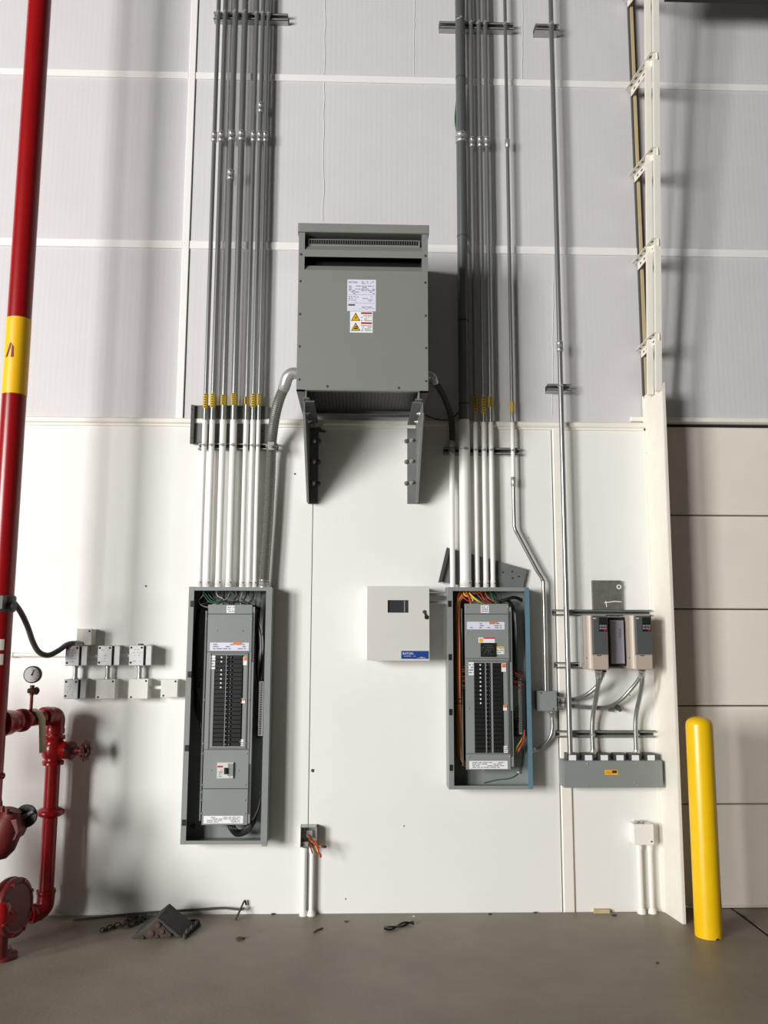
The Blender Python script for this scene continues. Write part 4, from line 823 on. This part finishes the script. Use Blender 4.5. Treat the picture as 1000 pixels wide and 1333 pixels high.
obj('hose', corrugated([W(6, 780, RD+.02), W(16, 783, RD-.04), (W(27, 797, RD-.12)), W(36, 816, RD-.2), W(43, 836, .32), W(51, 849, .26), W(63, 853, .2), W(76, 847, .15), W(88, 839, .12), W(99, 837.5, .10), W(106, 838.5, .09)], .015, .006, .12, 12), 'cable_dark', ft)
obj('cable_connector', MB().tube([W(98, 837.5, .10), W(108, 839, .09)], .020, 12), 'galvanised', ft)

# drain pipe with gate valve
VD = .15; dpx = XA(66, 1050, VD)
dp = thing('drain_pipe', (dpx, -VD, 0.0), 'red drain pipe dropping from the riser past a gate valve', 'pipe')
ztop_ = ZA(72, 931, VD); zbot_ = ZA(54, 1182, VD); pr = .044
A = Vector((rxp, -RD, ZA(0, 943, RD))); B = Vector((dpx, -VD, ztop_)); dv = (B-A); dv.z = 0; L = dv.length; dv.normalize()
obj('branch_pipe', MB().cyl(A+dv*(RR+.004), Vector((B.x, B.y, B.z))-dv*.06, pr*.98, 20), 'red_paint', dp)
obj('elbow', MB().tube(spline([B-dv*.10, B-dv*.06, B-dv*.012+Vector((0, 0, -.004)), B+dv*.004+Vector((0, 0, -.03)), B+Vector((0, 0, -.07)), B+Vector((0, 0, -.105))], 6), [pr+.012]*6+[pr+.008]*19+[pr+.012]*6, 20), 'red_paint', dp)
C1 = A+dv*(L*.36); C1.z = A.z+(B.z-A.z)*.36
obj('coupling', MB().lathe(C1-dv*.05, dv, [(0, pr+.016), (.03, pr+.016), (.0301, pr+.008), (.07, pr+.008), (.0701, pr+.02), (.10, pr+.02)], 20), 'red_paint', dp)
obj('tee_collar', MB().lathe(A+dv*(RR-.01), dv, [(0, pr+.03), (.06, pr+.024), (.0601, pr+.014), (.12, pr+.012)], 20), 'red_paint', dp)
obj('down_pipe', MB().cyl((dpx, -VD, zbot_+.05), (dpx, -VD, ztop_-.09), pr-.002, 20), 'red_paint', dp)
zv = ZA(70, 976, VD)
vb = obj('gate_valve', MB().lathe((dpx, -VD, zv-.085), (0, 0, 1), [(0, pr+.016), (.022, pr+.018), (.028, pr+.004), (.05, pr+.020), (.085, pr+.026), (.12, pr+.020), (.142, pr+.004), (.148, pr+.018), (.17, pr+.016)], 20), 'red_paint', dp)
vx = Vector((.97, -.24, 0)).normalized(); vo = Vector((dpx, -VD, zv))
obj('bonnet', MB().lathe(vo, vx, [(0, .045), (.075, .045), (.0751, .052), (.115, .050), (.116, .022), (.19, .018)], 16), 'red_paint', vb); obj('packing_nut', MB().lathe(vo, vx, [(.10, .054), (.125, .052), (.126, .026), (.165, .024)], 8), 'dark_red', vb)
hw = vo+vx*.205; b = MB().ring(hw, vx, .046, .009, 22, 8); 
for k in range(5):
    a_ = 2*math.pi*k/5; u_ = vx.orthogonal().normalized(); w_ = vx.cross(u_); b.cyl(hw, hw+(u_*math.cos(a_)+w_*math.sin(a_))*.044, .006, 6)
b.lathe(hw-vx*.012, vx, [(0, .014), (.024, .014)], 10)
for k in range(10):
    a_ = 2*math.pi*k/10; b.lathe(hw+(u_*math.cos(a_)+w_*math.sin(a_))*.053-vx*.008, vx, [(0, .008), (.016, .008)], 6)
obj('hand_wheel', b, 'dark_red', vb); obj('stem', MB().cyl(vo+vx*.11, hw+vx*.02, .010, 8), 'brass_dark', vb)
zu = ZA(64, 1057, VD); obj('union', MB().lathe((dpx, -VD, zu-.028), (0, 0, 1), [(0, pr), (.008, pr+.02), (.018, pr+.034), (.036, pr+.034), (.046, pr+.02), (.056, pr)], 20), 'red_paint', dp)
Bz = Vector((dpx, -VD, zbot_)); ev = Vector((-.72, -.69, 0)).normalized()
obj('bottom_elbow', MB().tube(spline([Bz+Vector((0, 0, .10)), Bz+Vector((0, 0, .06)), Bz+Vector((0, 0, .015))+ev*.006, Bz+ev*.04+Vector((0, 0, -.012)), Bz+ev*.085+Vector((0, 0, -.014))], 6), [pr+.010]*4+[pr+.006]*17+[pr+.010]*4, 18), 'red_paint', dp)
obj('bottom_run', MB().cyl(Bz+ev*.05+Vector((0, 0, -.014)), Bz+ev*.42+Vector((0, 0, -.014)), pr-.004, 18), 'red_paint', dp)
tg0 = A+dv*(L*.62); tg0.z = A.z+(B.z-A.z)*.62; pf = Vector((dv.y, -dv.x, 0)); 
if pf.y > 0: pf = -pf
b = MB(); q0 = []
for (fz, ff, tw) in ((pr*.9, -.02, -.012), (pr+.010, .0, -.01), (pr*.8, pr*.8, 0), (0.0, pr+.010, .006), (-.06, pr+.014, .012), (-.13, pr+.012, .020), (-.19, pr+.012, .026)):
    c_ = tg0+pf*ff+Vector((0, 0, fz))+dv*tw; q0 += [c_-dv*.027, c_+dv*.027]
b.add(q0, [(2*i, 2*i+1, 2*i+3, 2*i+2) for i in range(6)], True); to = obj('cloth_tag', b, 'tape_cream', label='strip of cream tape hanging over the red branch pipe', cat='tape'); m_ = to.modifiers.new('thick', 'SOLIDIFY'); m_.thickness = .002
# pressure gauge
gx = A+dv*(L*.55); gx.z = A.z+(B.z-A.z)*.55; gd = -gx.y
gc = W(43, 878, gd); gx = Vector((gc.x, gc.y, gx.z))
pg = thing('pressure_gauge', gx+Vector((0, 0, pr)), 'round white-faced pressure gauge on a red stem above the branch pipe', 'gauge')
obj('stem', MB().cyl(gx+Vector((0, 0, pr*.7)), (gx.x, gx.y, ZA(43, 903, gd)), .009, 10), 'red_paint', pg)
obj('valve_cock', MB().cyl((gx.x, gx.y, ZA(43, 905, gd)), (gx.x, gx.y, ZA(43, 892, gd)), .013, 10).cyl((gx.x-.015, gx.y-.02, ZA(43, 899, gd)), (gx.x+.035, gx.y-.02, ZA(43, 899, gd)), .014, 8).ring((gx.x+.032, gx.y-.02, ZA(43, 899, gd)), (1, -.4, 0), .017, .006, 14, 6), 'brass_dark', pg)
ga = Vector((.08, -1, .0)).normalized()
bz = obj('case', MB().lathe(gc-ga*.02, ga, [(0, .040), (.006, .048), (.036, .049), (.040, .044)], 28), 'dark_grey', pg); obj('dial', MB().lathe(gc+ga*.018, ga, [(0, .042), (.004, .042)], 28), 'gauge_face', pg)
b = MB()
for k in range(9):
    a_ = math.radians(-135+270*k/8); c_ = gc+ga*.0225+Vector((math.sin(a_)*.034, 0, math.cos(a_)*.034)); b.lathe(c_, ga, [(0, .0022), (.0008, .0022)], 6)
obj('dial_marks', b, 'print_black', pg); obj('needle', MB().cyl(gc+ga*.024, gc+ga*.024+Vector((.010, 0, .028)), .0018, 6).lathe(gc+ga*.022, ga, [(0, .005), (.003, .005)], 8), 'print_black', pg)
# alarm check valve: mostly out of frame, its edge shows at the left border
VAD = .72; vxc = XA(-42, 1150, VAD); va = thing('alarm_valve', (vxc, -VAD, 0), 'bulky dark red flanged valve body cut by the left border', 'valve')
obj('pedestal_pipe', MB().cyl((vxc, -VAD, .02), (vxc, -VAD, .62), .075, 24), 'dark_red', va)
obj('shade_column', MB().lathe((vxc-.46, -VAD, 0), (0, 0, 1), [(0, .15), (.03, .15), (.031, .09), (.16, .09), (.20, .145), (.25, .145), (.251, .125), (.50, .15), (.70, .13), (.701, .15), (.74, .15), (.741, .09), (.95, .09), (.951, .13), (1.10, .13), (1.12, .085), (1.36, .08)], 24).cyl((vxc-.46, -VAD, .42), (vxc, -VAD, .42), .07, 18).cyl((vxc-.46, -VAD, 1.26), (vxc-.46, -VAD, 1.42), .06, 16), 'dark_red', va)  # unseen column of guessed shape, added to shade the lower left wall
vc = W(22, 1181, VAD+.02); obj('body', MB().lathe((vxc, -VAD, vc.z), (0, 0, 1), [(-.22, .08), (-.17, .11), (-.08, .155), (.06, .16), (.16, .13), (.24, .08)], 24), 'dark_red', va)
fx = Vector((.95, -.22, .06)).normalized(); fc_ = vc
obj('cover_flange', MB().lathe(fc_-fx*.10, fx, [(0, .10), (.04, .10), (.0401, .142), (.062, .146), (.0621, .125), (.075, .122), (.0751, .142), (.10, .142), (.108, .130), (.109, .118), (.104, .112)], 28), 'dark_red', va)
u_ = fx.orthogonal().normalized(); w_ = fx.cross(u_)
for k in range(8):
    a_ = 2*math.pi*(k+.5)/8; q = fc_+(u_*math.cos(a_)+w_*math.sin(a_))*.127; obj('flange_bolt', MB().lathe(q-fx*.045, fx, [(0, .012), (.055, .012), (.060, .008)], 6), 'red_paint', va)
obj('drain_stub', MB().cyl(W(2, 1185, VAD+.12), W(0, 1243, VAD+.05), .035, 14), 'dark_red', va)
ff = F(2, 1247); obj('foot_flange', MB().lathe((ff.x, ff.y, .0), (0, 0, 1), [(0, .078), (.018, .078), (.0181, .05), (.05, .045)], 20), 'dark_red', va)
obj('side_trim', MB().cyl(W(-30, 1160, VAD), W(16, 1195, VAD+.10), .036, 12).lathe(W(2, 1188, VAD+.12), (0, 0, 1), [(-.05, .03), (-.02, .045), (.03, .045), (.05, .03)], 12), 'red_paint', va)
# gear operated valve above it
go = thing('valve_actuator', W(0, 1112, .62), 'dark red valve gear housing with a black position disc at the left border', 'valve')
gdp = .62
obj('housing', MB().lathe(W(-6, 1112, gdp), (.35, 0, 1), [(-.02, .03), (.0, .062), (.05, .085), (.15, .088), (.20, .055), (.24, .045)], 20).prism([W(-8, 1104, gdp+.05), W(20, 1094, gdp+.05), W(25, 1083, gdp+.05), W(22, 1066, gdp+.05), W(12, 1068, gdp+.05), W(-8, 1062, gdp+.05)], (0, .12, 0)), 'dark_red', go, bevel=.006)
ga_ = W(16, 1076, gdp); gb_ = W(33, 1062, gdp-.08); obj('shaft', MB().tube([ga_, ga_.lerp(gb_, .5), ga_.lerp(gb_, .51), gb_], [.028, .022, .014, .014], 12), 'dark_red', go)
dk = W(34.5, 1062, gdp-.06); dka = Vector((-.05, -1, .05)).normalized(); obj('position_disc', MB().lathe(dk-dka*.006, dka, [(0, .058), (.012, .060), (.014, .056)], 28), 'black_plastic', go)
obj('pointer', MB().tube([dk+dka*.022+Vector((-.05, 0, -.026)), dk+dka*.022+Vector((.044, 0, .026))], .010, 8), 'weathered_steel', go)
for (x, y) in ((3, 1057), (9, 1060)): obj('housing_bolt', MB().lathe(W(x, y, gdp+.06), (0, 0, 1), [(0, .012), (.03, .012)], 6), 'dark_red', go)
kb = thing('drain_cock', W(0, 1011, .6), 'tiny red valve knob peeking in at the left border', 'valve'); obj('stem', MB().cyl(W(-14, 1013, .6), W(3, 1010, .6), .008, 8), 'dark_red', kb); obj('knob', MB().lathe(W(1.5, 1010, .6), (1, 0, 0), [(0, .010), (.004, .017), (.014, .017), (.020, .008)], 12), 'dark_red', kb)
obj('trim_pipe', MB().tube(spline([W(-6, 1010, .58), W(-4, 1030, .58), W(0, 1045, .58), W(-1, 1060, .58)], 5), .013, 10), 'dark_red', kb)

# ================================================================== bollard
bb = F(923, 1218); br_ = .5*(XA(940.5, 1200, -bb.y)-XA(906, 1200, -bb.y)); bh = ZA(909, 933, -bb.y)
bo = thing('bollard', (bb.x, bb.y, 0), 'yellow painted steel bollard in front of the overhead door', 'bollard')
obj('post', MB().lathe((bb.x, bb.y, 0), (0, 0, 1), [(0, br_), (bh-.05, br_), (bh-.045, br_*.985)], 36), 'yellow', bo); obj('dome_cap', MB().lathe((bb.x, bb.y, bh-.046), (0, 0, 1), [(0, br_*.985), (.012, br_*.97), (.028, br_*.85), (.040, br_*.62), (.047, br_*.3), (.049, .004)], 36), 'yellow', bo)
obj('base_chip', MB().lathe((bb.x+br_*.25, bb.y-br_*.98, 0), (.25, -1, 0), [(-.004, .012), (.002, .009)], 7), 'rust', bo)

# ================================================================== things on the floor
ck = F(212, 1215); wc = thing('wheel_chock', (ck.x, ck.y, 0), 'dark rusty triangular wheel chock on the floor by the wall', 'wheel chock')
a, b_, ap = F(170, 1222), F(238, 1221), W(206, 1194, -F(206, 1221).y); rb = W(221, 1175.5, -F(222, 1202).y); dvec = Vector((rb.x-ap.x, rb.y-ap.y, 0))
c_, d_ = a+dvec, F(256, 1205); d_.z = 0
k1 = MB().add([a, b_, ap, c_, d_, rb], [(0, 1, 2), (3, 5, 4), (0, 2, 5, 3), (1, 4, 5, 2), (0, 3, 4, 1)]); obj('block', k1, 'rubber_dark', wc, bevel=.006)
nrm = (b_-a).cross(ap-a).normalized()
if nrm.y > 0: nrm = -nrm
obj('end_plate', MB().prism([a.lerp(b_, .14).lerp(ap, .06)+nrm*.002, a.lerp(b_, .86).lerp(ap, .06)+nrm*.002, a.lerp(b_, .5).lerp(ap, .80)+nrm*.002], nrm*.004), 'rust', wc)
for (u, v_, r) in ((.36, .25, .020), (.55, .62, .016), (.66, .33, .014), (.80, .15, .012), (.52, .12, .010), (.22, .08, .010)):
    q = a.lerp(b_, u).lerp(ap, v_); obj('rivet', MB().lathe(q+nrm*.004, nrm, [(0, r), (.006, r*.9), (.008, r*.5)], 10), 'scrap_brown' if r > .013 else 'chain_steel', wc)
obj('edge_lug', MB().ring(F(252, 1203)+Vector((0, 0, .012)), (0, 0, 1), .03, .008, 14, 6), 'rubber_dark', wc)
for k in range(7):
    t_ = k/6; q = b_.lerp(d_, t_)+Vector((.012, -.008, 0)); obj('tread_lug', MB().lathe(q, (0, 0, 1), [(0, .014), (.016+.01*(k % 2), .012), (.03+.01*(k % 2), .004)], 7), 'rubber_dark', wc)
chp = resample(spline([F(133, 1215), F(146, 1210), F(158, 1207), F(168, 1208), F(180, 1203), F(186, 1198), F(176, 1199), F(165, 1203), F(168, 1197), F(182, 1196), F(192, 1198)], 10), .026)
ch = thing('chain', F(160, 1206), 'rusty loose chain on the floor left of the wheel chock', 'chain')
for i in range(len(chp)-1):
    d1 = (chp[i+1]-chp[i]).normalized(); ax = Vector((0, 0, 1)) if i % 2 else d1.cross(Vector((0, 0, 1)))
    obj('link', MB().ring(chp[i]+Vector((0, 0, .008+.010*((i+1) % 2))), ax, .018, .0048, 10, 5, squash=.62, u=d1), 'chain_steel', ch)
cl = [F(95, 1200)+Vector((0, 0, .01)), W(150, 1192, .03), W(190, 1188.5, .03), W(225, 1186, .03), W(262, 1183.5, .03), (W(290, 1182, .03)), W(312, 1184, .04), W(318, 1182, .05)]
obj('loose_cable', MB().tube(spline(cl, 8), .0065, 8), 'cable_dark', label='dark cable lying along the foot of the wall behind the chock', cat='cable')
obj('bent_rod', MB().tube(spline([F(307, 1198)+Vector((0, 0, .005)), W(313, 1184, .05), W(318.5, 1172.5, .02), W(320.5, 1178, .015)], 5), .006, 8), 'cable_dark', label='short bent rod leaning on the wall at the end of the cable', cat='rod')
tw = MB(); 
for ph in (0, math.pi):
    pts = []
    for i in range(25):
        t_ = i/24; c_ = F(500+39*t_, 1211-6.5*t_+1.5*math.sin(6*t_)); pts.append(c_+Vector((0, .007*math.cos(7*t_+ph), .012+.007*math.sin(7*t_+ph))))
    tw.tube(pts, .0055, 7)
obj('wire_scrap', tw, 'wire_black', label='twisted black scrap of wire on the floor near the wall', cat='wire')
def scrap(px, py, s, m, label, n=5):
    c = F(px, py); b = MB(); P = [c+Vector((s*math.cos(2*math.pi*k/n+.4)*random.uniform(.6, 1.2), s*.7*math.sin(2*math.pi*k/n+.4)*random.uniform(.6, 1.2), .001)) for k in range(n)]
    b.prism(P, (s*.1, 0, s*.35)); obj('floor_scrap', b, m, label=label, cat='debris', group='scraps on the floor')
scrap(312, 1223, .026, 'scrap_brown', 'small brown scrap on the floor right of the chock'); scrap(451, 1200, .012, 'rubber_dark', 'tiny dark crumb on the floor below the centre wall')
scrap(638, 1190.5, .014, 'rubber_dark', 'dark crumb at the wall foot below the right panel'); scrap(800, 1192, .018, 'scrap_brown', 'brown crumb at the wall foot below the wire trough'); scrap(856, 1254, .010, 'rubber_dark', 'tiny dark crumb on open floor left of the bollard')
scrap(355, 1190.5, .014, 'rubber_dark', 'dark crumb at the wall foot left of the white floor pipes'); scrap(539, 1193.5, .010, 'label_white', 'tiny white crumb beside the twisted wire')
scrap(697, 1188.5, .012, 'rubber_dark', 'dark crumb at the wall foot left of the cover strip')
obj('wood_scrap', MB().pbox(774, 1184.5, 794, 1190, .03, .002), 'timber', label='small wood offcut against the wall foot below the trough', cat='wood scrap')
b = MB().tube(spline([F(408, 1215)+Vector((0, 0, .004)), F(413, 1212)+Vector((0, 0, .006)), F(420, 1209)+Vector((0, 0, .004))], 4), .0045, 6); obj('red_wire_scrap', b, 'wire_brown', label='short reddish wire scrap on the floor', cat='wire')
